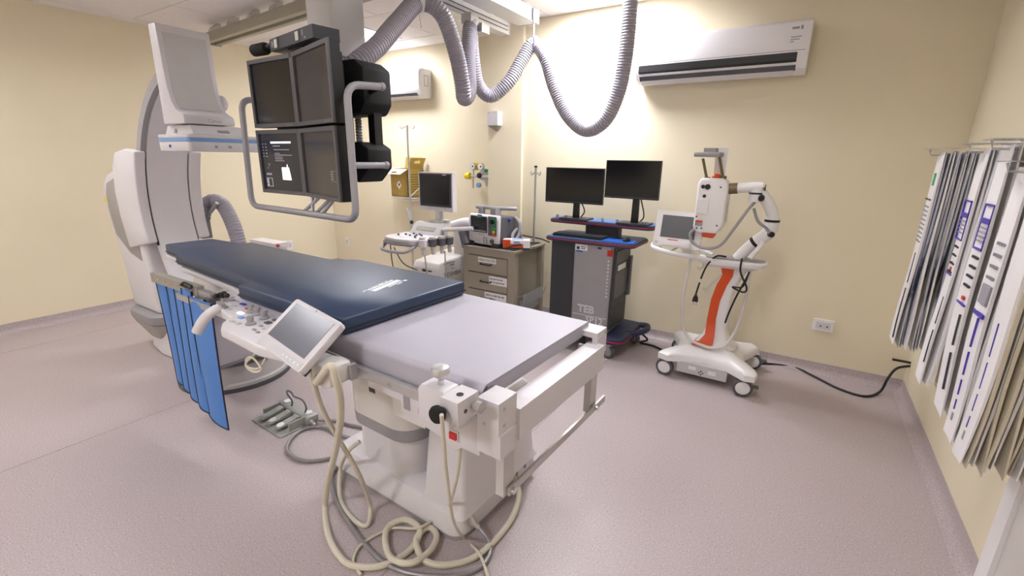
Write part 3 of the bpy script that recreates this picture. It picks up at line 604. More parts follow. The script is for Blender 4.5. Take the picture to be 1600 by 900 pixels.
# ceiling rails
def rail(name, label, x0, x1, y0, y1, z0, z1, axis='y', group='ceiling rails'):
    t = thing(name, label, 'rail', ((x0+x1)/2, (y0+y1)/2, z1), group=group); return t
RA = rail('ceiling_rail', 'white aluminium ceiling rail, the shorter of two ending by the pillar', -2.43, -2.34, .6, 3.62, 2.5, 2.6)
obj('profile', box(-2.43, -2.34, .6, 3.62, 2.505, 2.60, .003), 'alu', RA)
obj('groove', join(box(-2.3405, -2.339, .6, 3.60, 2.532, 2.540), box(-2.3405, -2.339, .6, 3.60, 2.562, 2.570)), 'dark_grey', RA)
obj('end_cap', box(-2.435, -2.335, 3.62, 3.626, 2.50, 2.605, .002), 'white_plastic', RA)
each('hanger', pcs(*[box(-2.41, -2.36, y-.03, y+.03, 2.60, 2.67) for y in (.9, 1.9, 2.9, 3.4)]), 'alu', RA)
RB = rail('ceiling_rail', 'wide white aluminium ceiling rail whose end carries the hose clip', -2.14, -1.97, .6, 3.45, 2.5, 2.6)
obj('profile', box(-2.14, -1.97, .6, 3.45, 2.51, 2.60, .004), 'alu', RB)
obj('groove', join(box(-1.9705, -1.969, .6, 3.40, 2.535, 2.542), box(-1.9705, -1.969, .6, 3.40, 2.568, 2.575)), 'dark_grey', RB)
obj('end_cap', box(-2.145, -1.963, 3.45, 3.458, 2.505, 2.607, .002), 'white_plastic', RB)
obj('end_stop', box(-1.972, -1.955, 3.36, 3.40, 2.515, 2.595), 'dark_grey', RB)
each('hanger', pcs(*[box(-2.09, -2.02, y-.03, y+.03, 2.60, 2.67) for y in (.9, 1.9, 2.9)]), 'alu', RB)
RC = rail('ceiling_rail', 'dull aluminium crosswise ceiling rail with brackets above the C-arm', -4.98, -2.45, 2.3, 2.55, 2.5, 2.6, group='ceiling rails')
p, q = Vector((-4.98, 2.50, 0)), Vector((-2.47, 2.29, 0)); L = (q-p).length; RM = basis(p, q-p, (-(q-p).y, (q-p).x, 0))
obj('profile', xf(prism([(-.03, 2.50), (-.03, 2.575), (-.012, 2.585), (.10, 2.585), (.115, 2.575), (.115, 2.50), (.07, 2.50), (.07, 2.53), (.02, 2.53), (.02, 2.50)], 'x', 0, L, .002), RM), 'alu_dull', RC)
obj('slot', xf(box(.01, L-.01, .015, .075, 2.586, 2.60), RM), 'black_plastic', RC)
for k in range(7): obj('bracket', xf(prism([(.0, 2.585), (.02, 2.63), (.07, 2.67), (.10, 2.67), (.10, 2.585)], 'x', .02+k*.38, .085+k*.38, .002), RM), 'pale_grey', RC)
obj('end_block', xf(join(box(-.008, .0, -.03, .115, 2.49, 2.585), box(.0, .05, -.045, -.02, 2.515, 2.575, .004)), RM), 'mid_grey', RC)
# corrugated supply hose with its clips
HP = [(-2.135, 1.760, 1.939), (-2.104, 1.800, 1.980), (-2.084, 1.920, 2.074), (-2.104, 2.100, 2.231), (-2.12, 2.30, 2.385), (-2.055, 2.420, 2.342), (-2.015, 2.500, 2.147), (-2.014, 2.560, 1.969), (-2.03, 2.60, 1.885), (-2.064, 2.700, 1.950), (-2.190, 2.860, 2.208), (-2.277, 3.0, 2.43), (-2.300, 3.060, 2.232), (-2.298, 3.120, 2.052), (-2.232, 3.200, 1.974), (-2.117, 3.280, 2.080), (-2.052, 3.360, 2.238), (-1.985, 3.42, 2.36), (-1.875, 3.420, 2.255), (-1.778, 3.400, 2.041), (-1.649, 3.380, 1.836), (-1.479, 3.360, 1.717), (-1.328, 3.350, 1.779), (-1.242, 3.350, 1.960), (-1.209, 3.350, 2.183), (-1.203, 3.350, 2.419), (-1.205, 3.35, 2.655)]
hz = tag(obj('corrugated_hose', ribbed(HP, .052, .018, .09, 18), 'hose_grey'), 'long grey corrugated hose looping from the monitor bank to the ceiling', 'hose')
for i, (p, zt, lab) in enumerate((((-2.12, 2.30, 2.385), 2.51, 'white strap clip holding the hose nearest the monitors'), ((-2.277, 3.0, 2.43), 2.505, 'white metal trolley clip holding the middle of the hose'), ((-1.985, 3.42, 2.36), 2.51, 'white strap clip at the end of the wide rail'))):
    t = thing('hose_clip', lab, 'clip', (p[0], p[1], zt), group='hose clips')
    d = Vector((.55, .85, 0)) if i != 1 else Vector((.3, .9, 0))
    obj('strap', sweep([Vector(p)+d*-.018, Vector(p)+d*.018], .060, 18), 'label_white', t)
    obj('rod', cyl((p[0], p[1], p[2]+.04), (p[0], p[1], zt), .008), 'steel', t)
    obj('tie_tail', tube([(p[0]+.01, p[1]-.02, p[2]-.03), (p[0]+.025, p[1]-.03, p[2]-.09), (p[0]+.035, p[1]-.03, p[2]-.15 if i == 0 else p[2]-.10)], .004, 6), 'label_white', t)
    if i == 1: obj('trolley', join(box(p[0]-.045, p[0]+.045, p[1]-.05, p[1]+.04, 2.44, 2.505, .004), box(p[0]+.02, p[0]+.06, p[1]+.06, p[1]+.16, 2.40, 2.46, .004)), 'alu', t)

# ------------------------------------------------------------------ wall things
def air_con(name, label, x0, x1, yw, z0, z1, dep, vent2=True):
    t = thing(name, label, 'air conditioner', ((x0+x1)/2, yw, z0), group='air conditioners'); yf = yw-dep
    prof = [(yw, z0+.03), (yw, z1), (yf+.05, z1), (yf+.012, z1-.02), (yf, z1-.06), (yf+.004, z0+.105), (yf+.02, z0+.07), (yf+.05, z0+.025), (yf+.11, z0), (yw-.02, z0)]
    obj('body', prism(prof, 'x', x0, x1, .004), 'ac_white', t)
    a, b = x0+.03, x1-.06
    obj('intake_slot', prism([(yf+.004-.0025, z0+.115), (yf+.004-.0025, z0+.072), (yf+.02, z0+.060), (yf+.02, z0+.12)], 'x', a, b), 'black_plastic', t) if vent2 else None
    fl = obj('outlet_slot', prism([(yf+.032, z0+.043), (yf+.056, z0+.014), (yf+.066, z0+.022), (yf+.045, z0+.05)], 'x', a, b), 'dark_grey', t)
    obj('louvre', prism([(yf+.052, z0+.016), (yf+.085, z0-.008), (yf+.088, z0-.004), (yf+.056, z0+.02)], 'x', a+.01, b-.01), 'white_plastic', t)
    obj('front_panel_seam', box(a, x1-.02, yf+.002, yf+.006, z0+.125, z0+.128), 'mid_grey', t)
    return t, yf
ac, yf = air_con('air_conditioner', 'large white wall air conditioner with a sticker at its right end', -1.245, -.135, YB, 2.065, 2.375, .20)
obj('sticker', on(join(box(-.035, .035, .02, .05, 0, .0008), box(-.035, .03, -.05, -.01, 0, .0008)), (-.215, yf-.0008, 2.285), (1, 0, 0), (0, 0, 1)), 'label_white', ac)
obj('sticker_print', on(lines_bm([(-.03, .01, .028, .042), (.018, .03, .024, .046), (-.03, .03, -.02, -.014), (-.03, .02, -.034, -.028), (-.03, -.01, -.046, -.040)]), (-.215, yf-.0018, 2.285), (1, 0, 0), (0, 0, 1)), 'ink_light', ac)
ac2, yf = air_con('air_conditioner', 'smaller white wall air conditioner half hidden behind the monitors', -4.62, -3.695, YR, 2.13, 2.42, .21, False)
obj('side_vent', on(lines_bm([(-.03, -.024, -.05, .05), (.024, .03, -.05, .05), (-.03, .03, .05, .055), (-.03, .03, -.055, -.05)]), (-3.6925, YR-.09, 2.30), (0, 1, 0), (0, 0, 1)), 'ink_light', ac2)
# sockets and switches
def plate(name, label, cat, o, x, y, w, h, holes, group=None):
    t = thing(name, label, cat, o, group=group)
    obj('face_plate', on(bevel(box(-w/2, w/2, -h/2, h/2, 0, .011), .003), o, x, y), 'label_white', t)
    obj('insert', on(bevel(box(-w*.36, w*.36, -h*.3, h*.3, .011, .014), .001), o, x, y), 'white_plastic', t)
    obj('socket_hole', on(join(*[cyl((hx, hy, .0135), (hx, hy, .0152), .0055, n=10) for hx, hy in holes]), o, x, y), 'black_plastic', t)
    return t
plate('wall_socket', 'white wall socket low on the wall right of the robot stand', 'socket', (.245, YB, .372), (1, 0, 0), (0, 0, 1), .125, .085, [(-.015, -.005), (.025, -.005)], 'wall sockets')
plate('wall_socket', 'white wall socket low on the wall behind the mattress', 'socket', (XL, 3.427, .377), (0, 1, 0), (0, 0, 1), .12, .12, [(-.02, -.01), (.02, -.01)], 'wall sockets')
plate('light_switch', 'narrow white switch plate in the alcove near the corner', 'switch', (-5.329, YR, .346), (1, 0, 0), (0, 0, 1), .07, .115, [(0, .01)])
# corner dispenser / sensor on the pillar
ts = thing('wall_sensor', 'small white box sensor with pointed base high on the pillar', 'sensor', (-2.60, YB-.035, 1.86))
obj('body', box(-2.665, -2.545, YB-.11, YB-.035, 1.80, 1.925, .006), 'white_plastic', ts)
obj('pointed_base', loft([[(-2.665, YB-.11, 1.80), (-2.545, YB-.11, 1.80), (-2.545, YB-.035, 1.80), (-2.665, YB-.035, 1.80)], [(-2.60, YB-.05, 1.75), (-2.59, YB-.05, 1.75), (-2.59, YB-.037, 1.75), (-2.60, YB-.037, 1.75)]]), 'alu_dull', ts)
each('screw', pcs(cyl((-2.65, YB-.112, 1.91), (-2.65, YB-.109, 1.91), .004, n=8), cyl((-2.575, YB-.112, 1.915), (-2.575, YB-.109, 1.915), .004, n=8)), 'dark_grey', ts)
# gas outlets
g = thing('gas_outlet_panel', 'medical gas panel with yellow and green regulators and two gauges', 'gas panel', (-2.93, YR, 1.36))
obj('back_box', box(-3.10, -2.80, YR-.06, YR, 1.335, 1.46, .004), 'white_plastic', g)
for x, m in ((-3.145, 'yellow'), (-3.04, 'label_white')):
    ga = obj('gauge', cyl((x, YR-.10, 1.475), (x, YR-.13, 1.475), .038, n=20, b=.004), 'steel', g)
    obj('dial', cyl((x, YR-.1305, 1.475), (x, YR-.132, 1.475), .031, n=20), 'label_white', ga)
    obj('needle', box(x-.002, x+.015, YR-.1335, YR-.132, 1.47, 1.485), 'ink', ga)
    obj('gauge_stem', cyl((x, YR-.11, 1.36), (x, YR-.11, 1.44), .008, n=10), 'steel', g)
obj('yellow_back', cyl((-3.135, YR-.06, 1.475), (-3.135, YR-.098, 1.475), .04), 'yellow', g)
obj('yellow_knob', lathe([(.004, -.055), (.03, -.05), (.036, -.03), (.036, .01), (.02, .02), (.004, .02)], (-3.20, YR-.11, 1.375), 'x', 16), 'yellow', g)
obj('manifold', bars([(-3.19, YR-.11, 1.375), (-2.80, YR-.11, 1.375)], .014), 'steel', g)
each('black_valve', pcs(ball((-3.06, YR-.12, 1.385), .03, 12), ball((-2.90, YR-.12, 1.365), (.018, .02, .04), 12)), 'black_plastic', g)
obj('light_blue_cap', lathe([(.004, 0), (.026, .004), (.024, .035), (.004, .04)], (-3.06, YR-.15, 1.285), 'y', 14), 'stripe_blue', g)
obj('green_tag', box(-3.03, -2.97, YR-.075, YR-.061, 1.42, 1.45, .003), 'green', g)
each('drop_tube', pcs(cyl((-3.15, YR-.11, 1.25), (-3.15, YR-.11, 1.36), .010), cyl((-2.98, YR-.11, 1.28), (-2.98, YR-.11, 1.36), .010)), 'steel', g)
g.location = (-2.83, YR, 1.30)
# cardboard sharps box in a wire bracket
cb = thing('cardboard_box', 'open yellow-brown cardboard sharps box with raised flaps on the wall', 'box', (-4.0, 3.98, 1.06))
X0, X1, Y0, Y1, Z0, Z1 = -4.13, -3.86, 3.89, 4.13, 1.06, 1.37
for nm, b in (('front_side', box(X0, X1, Y0, Y0+.006, Z0, Z1)), ('right_side', box(X1-.006, X1, Y0, Y1, Z0, Z1)), ('left_side', box(X0, X0+.006, Y0, Y1, Z0, Z1)), ('back_side', box(X0, X1, Y1-.006, Y1, Z0, Z1)), ('bottom', box(X0, X1, Y0, Y1, Z0, Z0+.006))): obj(nm, b, 'cardboard', cb)
def flap(o, x, y, w, h, m, hx=0, hy=.02):
    pts = [(-w/2, 0), (w/2, 0), (w/2, h), (-w/2, h)]
    hw, hh = .045, .016
    b = join(box(-w/2, hx-hw, 0, h, 0, .005), box(hx+hw, w/2, 0, h, 0, .005), box(hx-hw, hx+hw, 0, h/2+hy-hh, 0, .005), box(hx-hw, hx+hw, h/2+hy+hh, h, 0, .005))
    obj('flap', on(b, o, x, y), m, cb)
flap((-3.995, Y1-.003, Z1), (1, 0, 0), (0, .2, 1), .27, .13, 'cardboard')
flap((X1-.003, 4.01, Z1), (0, 1, 0), (.45, 0, .85), .24, .14, 'cardboard')
flap((-3.995, Y0+.003, Z1), (1, 0, 0), (-.45, -.75, -.35), .27, .13, 'cardboard_inside')
flap((X0+.003, 4.01, Z1), (0, 1, 0), (-.95, 0, .05), .24, .16, 'cardboard_inside')
obj('sharps_emblem', on(prism([(-.04, 0), (0, -.05), (.04, 0), (0, .05)], 'z', 0, .001), (-4.0, Y0, 1.19), (1, 0, 0), (0, 0, 1)), 'label_white', cb)
obj('emblem_mark', on(prism(rrect(0, .004, .014, .014, .013), 'z', 0, .0018), (-4.0, Y0, 1.19), (1, 0, 0), (0, 0, 1)), 'print_brown', cb)
rnd = random.Random(5)
obj('side_print', on(lines_bm(print_rows(.18, .22, 8, rnd, .45)), (X1+.0002, 4.01, 1.21), (0, 1, 0), (0, 0, 1)), 'print_brown', cb)
each('wire_bracket', pcs(bars([(-3.96, 4.15, 1.02), (-3.96, 3.87, 1.02), (-3.80, 3.87, 1.02), (-3.80, 4.15, 1.02)], .004, 6), bars([(-3.82, 3.87, 1.06), (-3.72, 3.95, 1.18), (-3.68, 4.15, 1.24)], .004, 6), bars([(-4.12, 4.15, 1.05), (-4.12, 3.88, 1.05), (-3.72, 3.88, 1.05), (-3.72, 4.15, 1.05)], .004, 6)), 'label_white', cb)
# IV stand behind the ultrasound
def hooks(c, r, z): return join(*[tube([(c[0], c[1], z), (c[0]+r*.5*s, c[1], z-.004), (c[0]+r*.75*s, c[1], z-.018), (c[0]+r*s, c[1], z-.014), (c[0]+r*1.05*s, c[1], z+.01)], .005, 8) for s in (-1, 1)])
iv = thing('iv_stand', 'tall chrome IV stand with two hooks behind the ultrasound', 'iv stand', (-3.745, 3.80, 0))
obj('pole', cyl((-3.745, 3.80, .05), (-3.745, 3.80, 1.83), .011), 'steel', iv)
obj('hook', hooks((-3.745, 3.80), .10, 1.815), 'steel', iv)
obj('clamp_knob', ball((-3.70, 3.76, .80), .022, 12), 'black_plastic', iv)
obj('collar', join(cyl((-3.745, 3.80, .76), (-3.745, 3.80, .92), .018), bars([(-3.745, 3.79, .80), (-3.78, 3.77, .95)], .01)), 'pale_grey', iv)
each('base_leg', pcs(*[bars([(-3.745, 3.80, .06), (-3.745+.26*math.cos(a), 3.80+.26*math.sin(a), .04)], .012) for a in (.3, 1.56, 2.8, 4.1, 5.3)]), 'steel', iv)
each('caster', pcs(*[cyl((-3.745+.26*math.cos(a), 3.79+.26*math.sin(a), .025), (-3.745+.26*math.cos(a), 3.81+.26*math.sin(a), .025), .025) for a in (.3, 1.56, 2.8, 4.1, 5.3)]), 'dark_grey', iv)
iv2 = thing('iv_pole', 'thin steel IV pole with small hooks fixed to the drawer cabinet', 'iv stand', (-2.035, 3.66, .70))
obj('pole', cyl((-2.05, 3.63, .70), (-2.05, 3.63, 1.435), .009), 'alu_dull', iv2)
obj('pole_tip', cyl((-2.05, 3.63, 1.43), (-2.05, 3.63, 1.445), .014), 'black_plastic', iv2)
obj('hook', hooks((-2.05, 3.63), .045, 1.385), 'alu_dull', iv2)
# ------------------------------------------------------------------ ultrasound machine
US = thing('ultrasound_machine', 'off-white ultrasound machine with monitor and probe holders beside the drawer cabinet', 'ultrasound machine', (-2.95, 3.40, 0))
bd = obj('body', prism([(3.12, .10), (3.12, .50), (3.16, .555), (3.70, .60), (3.75, .55), (3.75, .10)], 'x', -3.09, -2.77, .02, 3), 'warm_white', US)
obj('front_panel', box(-3.05, -2.82, 3.112, 3.122, .30, .44, .006), 'pale_grey', bd)
each('front_slot', pcs(box(-2.95, -2.91, 3.108, 3.119, .47, .49), box(-2.88, -2.84, 3.108, 3.119, .475, .485)), 'black_plastic', bd)
obj('front_connector', box(-3.0, -2.95, 3.09, 3.12, .33, .36, .01), 'chrome', bd)
obj('brand_name', on(text_bm('TOSHIBA', .062), (-2.7695, 3.335, .425), (0, 1, 0), (0, 0, 1)), 'dark_grey', bd)
obj('printed_tag', on(lines_bm([(-.12, .04, .03, .04), (-.03, .03, 0, .02), (-.02, .04, -.03, -.02)]), (-2.7695, 3.33, .505), (0, 1, 0), (0, 0, 1)), 'ink_light', bd)
obj('tower', box(-2.88, -2.72, 3.50, 3.66, .55, .86, .015), 'warm_white', US)
obj('lift_arm', sweep(spline([(-2.85, 3.45, .86), (-2.70, 3.50, .90), (-2.60, 3.53, .82), (-2.58, 3.53, .62), (-2.60, 3.53, .40)], 8), .055, 12), 'white_plastic', US)
each('caster', pcs(*[cyl((x-.03, y, .05), (x+.03, y, .05), .05) for x in (-3.02, -2.84) for y in (3.18, 3.68)]), 'dark_grey', US)
cp = obj('control_panel', prism([(-3.10, 2.84), (-3.05, 2.76), (-2.90, 2.73), (-2.75, 2.76), (-2.66, 2.86), (-2.66, 3.06), (-2.74, 3.16), (-3.02, 3.16), (-3.09, 3.06)], 'z', .80, .835, .012, 3), 'white_plastic', US)
obj('panel_rim', prism([(-3.115, 2.84), (-3.06, 2.75), (-2.90, 2.715), (-2.74, 2.75), (-2.645, 2.86), (-2.645, 3.05), (-3.10, 3.05)], 'z', .775, .802, .01), 'mid_grey', US)
obj('track_ball', ball((-2.90, 2.83, .836), (.03, .03, .014)), 'label_white', cp)
rnd = random.Random(2)
each('panel_button', pcs(*[cyl((x, y, .832), (x, y, .848), .010, n=10) for x, y in ((-3.0, 2.88), (-2.96, 2.93), (-2.89, 2.91), (-2.85, 2.95), (-2.82, 2.90), (-2.80, 2.96), (-2.86, 3.0), (-2.93, 3.0), (-2.78, 2.86))]), 'dark_grey', cp)
kb = obj('key_bank', prism([(3.02, .83), (3.18, .83), (3.18, .935), (3.12, .93)], 'x', -3.02, -2.68, .008), 'pale_grey', US)
obj('key_strip', on(box(-.11, .11, -.02, .02, 0, .004), (-2.85, 3.072, .883), (1, 0, 0), (0, .7, .7)), 'alu_dull', kb)
obj('front_handle', bars([(-3.06, 2.80, .78), (-3.04, 2.70, .735), (-2.88, 2.66, .735), (-2.74, 2.70, .735), (-2.72, 2.80, .78)], .014, 10, .05), 'mid_grey', US)
obj('side_handle', bars([(-2.68, 3.10, .885), (-2.52, 3.17, .90), (-2.42, 3.20, .91)], .018, 10), 'white_plastic', US)
for i, (x, y) in enumerate(((-2.68, 2.84), (-2.64, 2.92), (-2.61, 3.0), (-2.59, 3.08))):
    h = obj('probe_holder', join(lathe([(.038, -.03), (.040, .03), (.032, .035), (.028, -.03)], (x, y, .80), 'z', 14)), 'dark_grey' if i else 'white_plastic', US)
    obj('probe', sweep(spline([(x, y, .85), (x, y, .80), (x, y+.005, .73), (x, y+.01, .70)], 5), lambda k: .026 if k < 6 else .018, 10), 'pale_grey', US)
obj('gel_cup', cyl((-2.60, 3.30, .86), (-2.52, 3.24, .74), .05, .045, n=16), 'dark_grey', US)
for i, pts in enumerate(([(-2.67, 2.85, .71), (-2.66, 2.88, .45), (-2.62, 2.95, .2), (-2.60, 3.0, .03)], [(-2.59, 3.02, .72), (-2.58, 3.02, .45), (-2.55, 3.04, .2), (-2.52, 3.05, .03)], [(-3.08, 2.85, .77), (-3.10, 2.9, .5), (-3.04, 3.0, .25), (-3.0, 3.09, .12)], [(-2.98, 2.80, .74), (-2.92, 2.84, .60), (-2.86, 2.95, .52)])):
    obj('probe_lead', tube(pts, .005, 8), 'mid_grey' if i < 2 else 'dark_grey', US)
mo = obj('monitor', bevel(box(-3.01, -2.615, 3.17, 3.225, 1.035, 1.372), .012, 3), 'white_plastic', US)
xf(bmn(), Matrix())
obj('screen_frame', box(-2.995, -2.63, 3.164, 3.172, 1.075, 1.362, .003), 'charcoal', mo)
obj('screen', box(-2.975, -2.65, 3.161, 3.166, 1.095, 1.345), 'screen_dark', mo)
obj('badge', box(-2.72, -2.68, 3.1625, 3.1645, 1.350, 1.358), 'label_white', mo)
obj('lower_clip', box(-2.92, -2.70, 3.160, 3.172, 1.045, 1.062, .004), 'pale_grey', mo)
obj('monitor_neck', join(cyl((-2.80, 3.20, .92), (-2.80, 3.20, 1.045), .035), box(-2.88, -2.72, 3.15, 3.26, .925, .955, .01)), 'pale_grey', US)
cupo = thing('blue_cup', 'small blue plastic cup behind the ultrasound', 'cup', (-2.715, 3.60, .62), world=False)
bl = obj('wall', lathe([(.030, 0), (.036, .085), (.039, .085), (.033, -.002), (.002, -.002), (.002, .002), (.03, .002)]), 'blue', cupo); cupo.location = (-2.685, 3.56, .598)
cupo['label'] = 'small blue plastic cup standing on the ultrasound body'
obj('rim', lathe([(.036, .082), (.041, .082), (.041, .088), (.036, .088)]), 'blue', cupo)
# ------------------------------------------------------------------ drawer cabinet
CB = thing('drawer_cabinet', 'taupe metal drawer cabinet with paper labels beside the ultrasound', 'cabinet', (-2.245, 3.46, 0))
x0, x1, y0, y1, zt = -2.525, -1.985, 3.20, 3.72, .757
obj('carcass', join(box(x0, x1-.04, y0+.02, y1, .06, zt-.02), box(x1-.07, x1, y0, y0+.06, .06, zt-.02, .002), box(x1-.05, x1, y1-.05, y1, .06, zt-.02, .002), box(x0, x0+.055, y0, y0+.02, .06, zt-.02), box(x0+.055, x1-.07, y0, y0+.02, zt-.075, zt-.02), box(x0+.055, x1-.07, y0, y0+.02, .06, .076)), 'cabinet_taupe', CB)
obj('top', join(box(x0-.008, x1+.008, y0-.008, y1+.008, zt-.022, zt-.004, .003)), 'cabinet_taupe', CB)
obj('top_mat', box(x0+.02, x1-.02, y0+.03, y1-.02, zt-.004, zt), 'charcoal', CB)
each('caster', pcs(*[cyl((x-.015, y, .03), (x+.015, y, .03), .03) for x in (x0+.06, x1-.06) for y in (y0+.06, y1-.06)]), 'dark_grey', CB)
obj('plinth', box(x0+.02, x1-.02, y0+.02, y1-.02, .055, .09), 'cabinet_dark', CB)
zs = [.68, .525, .37, .215, .075]
for i in range(4):
    d = obj('drawer', bevel(box(x0+.058, x1-.073, y0-.004, y0+.02, zs[i+1]+.006, zs[i]-.004), .002), 'cabinet_taupe', CB)
    zc = (zs[i]+zs[i+1])/2+.01; xc = x0+.25
    obj('handle', bars([(xc-.055, y0-.002, zc), (xc-.055, y0-.026, zc-.004), (xc+.055, y0-.026, zc-.004), (xc+.055, y0-.002, zc)], .0055, 8, .012), 'black_plastic', d)
    if i < 3:
        lx, lz, lw, lh = ((x0+.26, zs[0]-.035, .19, .045), (x1-.165, zs[1]-.052, .19, .075), (x1-.19, zs[2]-.035, .23, .05))[i]
        L = obj('paper_label', box(lx-lw/2, lx+lw/2, y0-.0052, y0-.004, lz-lh/2, lz+lh/2), 'label_white', d)
        if i == 0: obj('lettering', on(text_bm('MEDICAÇÕES', .029), (lx, y0-.0053, lz), (1, 0, 0), (0, 0, 1)), 'ink', d)
        else: obj('small_print', on(lines_bm(print_rows(lw*.9, lh*.8, 2 if i == 1 else 1, random.Random(i), .4)), (lx, y0-.0053, lz), (1, 0, 0), (0, 0, 1)), 'ink_light', d)
        if i == 2: obj('paper_label', box(x1-.19, x1-.075, y0-.0052, y0-.004, lz-.072, lz-.026), 'label_white', d); obj('small_print', on(lines_bm(print_rows(.10, .03, 1, random.Random(9), .5)), (x1-.13, y0-.0053, lz-.05), (1, 0, 0), (0, 0, 1)), 'ink_light', d)
obj('side_bin', join(box(x1, x1+.004, y0+.10, y1-.08, .18, .30), *[bars([(x1-.02, y, .34), (x1+.07, y, .36), (x1+.03, y, .24), (x1, y, .20)], .004, 6) for y in (y0+.09, y1-.09)], box(x1+.03, x1+.034, y0+.1, y1-.08, .26, .36)), 'clear_acrylic', CB)
each('guard_rail', pcs(bars([(x0-.03, y0+.10, zt+.005), (x0-.06, y0+.10, zt+.04), (x0-.03, y0+.22, zt+.04), (x0+.03, y0+.22, zt+.01)], .007, 8, .01), bars([(x1-.25, y1-.02, zt+.05), (x1-.02, y1-.02, zt+.035), (x1+.10, y1-.10, zt+.03)], .006, 8), bars([(x1-.10, y0+.02, zt+.01), (x1-.02, y0+.0, zt+.045), (x1+.0, y0+.20, zt+.04), (x1+.03, y0+.35, zt+.03)], .006, 8)), 'black_plastic', CB)
# defibrillator on the cabinet
DF = thing('defibrillator', 'white and grey defibrillator monitor with carry handle on the drawer cabinet', 'defibrillator', (-2.335, 3.42, zt), math.radians(-6), world=False)
DF.scale = (1.22, 1.22, 1.22)
obj('case', bevel(prism([(-.13, .012), (-.13, .20), (-.115, .222), (.11, .20), (.12, .012)], 'x', -.125, .145, 0), .012, 3), 'dark_grey', DF)
fp = obj('front_panel', bevel(prism([(-.145, .012), (-.143, .20), (-.125, .225), (-.11, .225), (-.12, .012)], 'x', -.13, .15), .006, 2), 'white_plastic', DF)
def fpo(x, z, w, h, m, nm, d=.004): return obj(nm, bevel(cbox((x, -.146, z), (w, d, h)), .001), m, fp)
fpo(-.03, .155, .155, .115, 'charcoal', 'screen_surround'); fpo(-.03, .160, .14, .09, 'screen_dark', 'screen', .006); fpo(-.03, .108, .14, .010, 'ink_light', 'screen_bar', .006); fpo(-.025, .205, .045, .007, 'green', 'screen_mark', .007); fpo(-.02, .219, .04, .010, 'blue', 'blue_badge')
fpo(.098, .150, .075, .135, 'dark_grey', 'key_field'); fpo(.112, .135, .03, .016, 'green', 'green_key', .008); fpo(.112, .112, .022, .018, 'yellow', 'yellow_key', .008); fpo(.112, .090, .024, .018, 'orange', 'orange_key', .008)
obj('green_ring', cyl((.105, -.147, .183), (.105, -.151, .183), .028), 'green', fp)
obj('selector', join(cyl((.105, -.15, .183), (.105, -.162, .183), .018), box(.101, .109, -.168, -.16, .166, .20)), 'black_plastic', fp)
fpo(-.06, .040, .085, .03, 'pale_grey', 'printer_door', .006)
each('key', pcs(*[cyl((x, -.146, z), (x, -.150, z), .007, n=10) for x in (.02, .045) for z in (.062, .044, .028)], *[cyl((x, -.146, .083), (x, -.149, .083), .005, n=8) for x in (-.02, 0, .02)]), 'mid_grey', fp)
obj('dial', cyl((.10, -.146, .045), (.10, -.160, .045), .015), 'dark_grey', fp)
for x in (-.105, .125): obj('corner_bumper', bevel(box(x-.03, x+.03, -.152, -.09, 0, .03), .006), 'charcoal', DF)
obj('handle', join(bars([(-.11, -.08, .268), (.05, -.06, .268), (.15, .06, .262)], .014, 10), box(-.075, -.045, -.10, -.06, .215, .27, .004), box(.03, .08, -.09, -.03, .21, .27, .004)), 'mid_grey', DF)
obj('paddle_cord', tube([(.15, .05, .20), (.20, .04, .16), (.205, .02, .08), (.185, -.02, .04), (.17, 0, .09), (.19, .04, .12), (.20, .06, .04)], .012, 10), 'mid_grey', DF)
obj('connector', join(ball((.155, -.02, .19), .012, 10)), 'ink_purple', DF)
# glove box
GB = thing('glove_box', 'orange and white glove box lying on the drawer cabinet', 'box', (-2.055, 3.34, zt), math.radians(28), world=False)
obj('carton', box(-.115, .115, -.055, .055, .012, .075, .002), 'label_white', GB)
obj('orange_band', join(box(-.1157, .06, -.0557, .0557, .012, .045), box(-.1157, -.05, -.0557, -.02, .045, .0757)), 'orange', GB)
obj('blue_print', join(box(-.04, .06, -.03, .03, .0752, .0762), box(-.02, .03, -.0565, -.055, .05, .066)), 'stripe_blue', GB)
obj('tray', box(-.118, .118, -.058, .058, .0, .012), 'charcoal', GB)

# ------------------------------------------------------------------ monitoring cart
TC = thing('equipment_cart', 'grey and black monitoring workstation cart with blue shelves and castors', 'cart', (-1.40, 3.45, 0))
obj('grey_front', loft([ring(-1.335, 3.46, .155, .17, .02, .17), ring(-1.33, 3.46, .16, .175, .02, .87)]), 'mid_grey', TC)
obj('black_cabinet', box(-1.70, -1.48, 3.315, 3.64, .20, .87, .008), 'charcoal', TC)
sd = obj('side_panel', box(-1.180, -1.160, 3.31, 3.66, .20, .865, .006), 'charcoal', TC)
obj('disc_drive', box(-1.161, -1.152, 3.36, 3.62, .66, .73, .004), 'black_plastic', sd)
obj('drive_tray', box(-1.153, -1.147, 3.38, 3.55, .672, .716, .003), 'label_white', sd)
obj('side_door', join(box(-1.161, -1.153, 3.34, 3.66, .45, .83, .004), box(-1.155, -1.135, 3.63, 3.68, .42, .75, .003)), 'dark_grey', sd)
obj('panel_seam', join(box(-1.1605, -1.159, 3.33, 3.65, .44, .444), box(-1.1605, -1.159, 3.33, 3.65, .36, .364)), 'black_plastic', sd)
fy = 3.284
each('connector_strip', pcs(*[cyl((-1.196, fy+.012, .76-i*.028), (-1.196, fy-.004, .76-i*.028), .008, n=10) for i in range(11)]), 'pale_grey', TC)
obj('red_power_switch', box(-1.21, -1.172, fy-.006, fy+.02, .80, .845, .003), 'red', TC)
tg = obj('asset_tag', box(-1.475, -1.375, fy-.0015, fy+.004, .82, .865), 'label_white', TC)
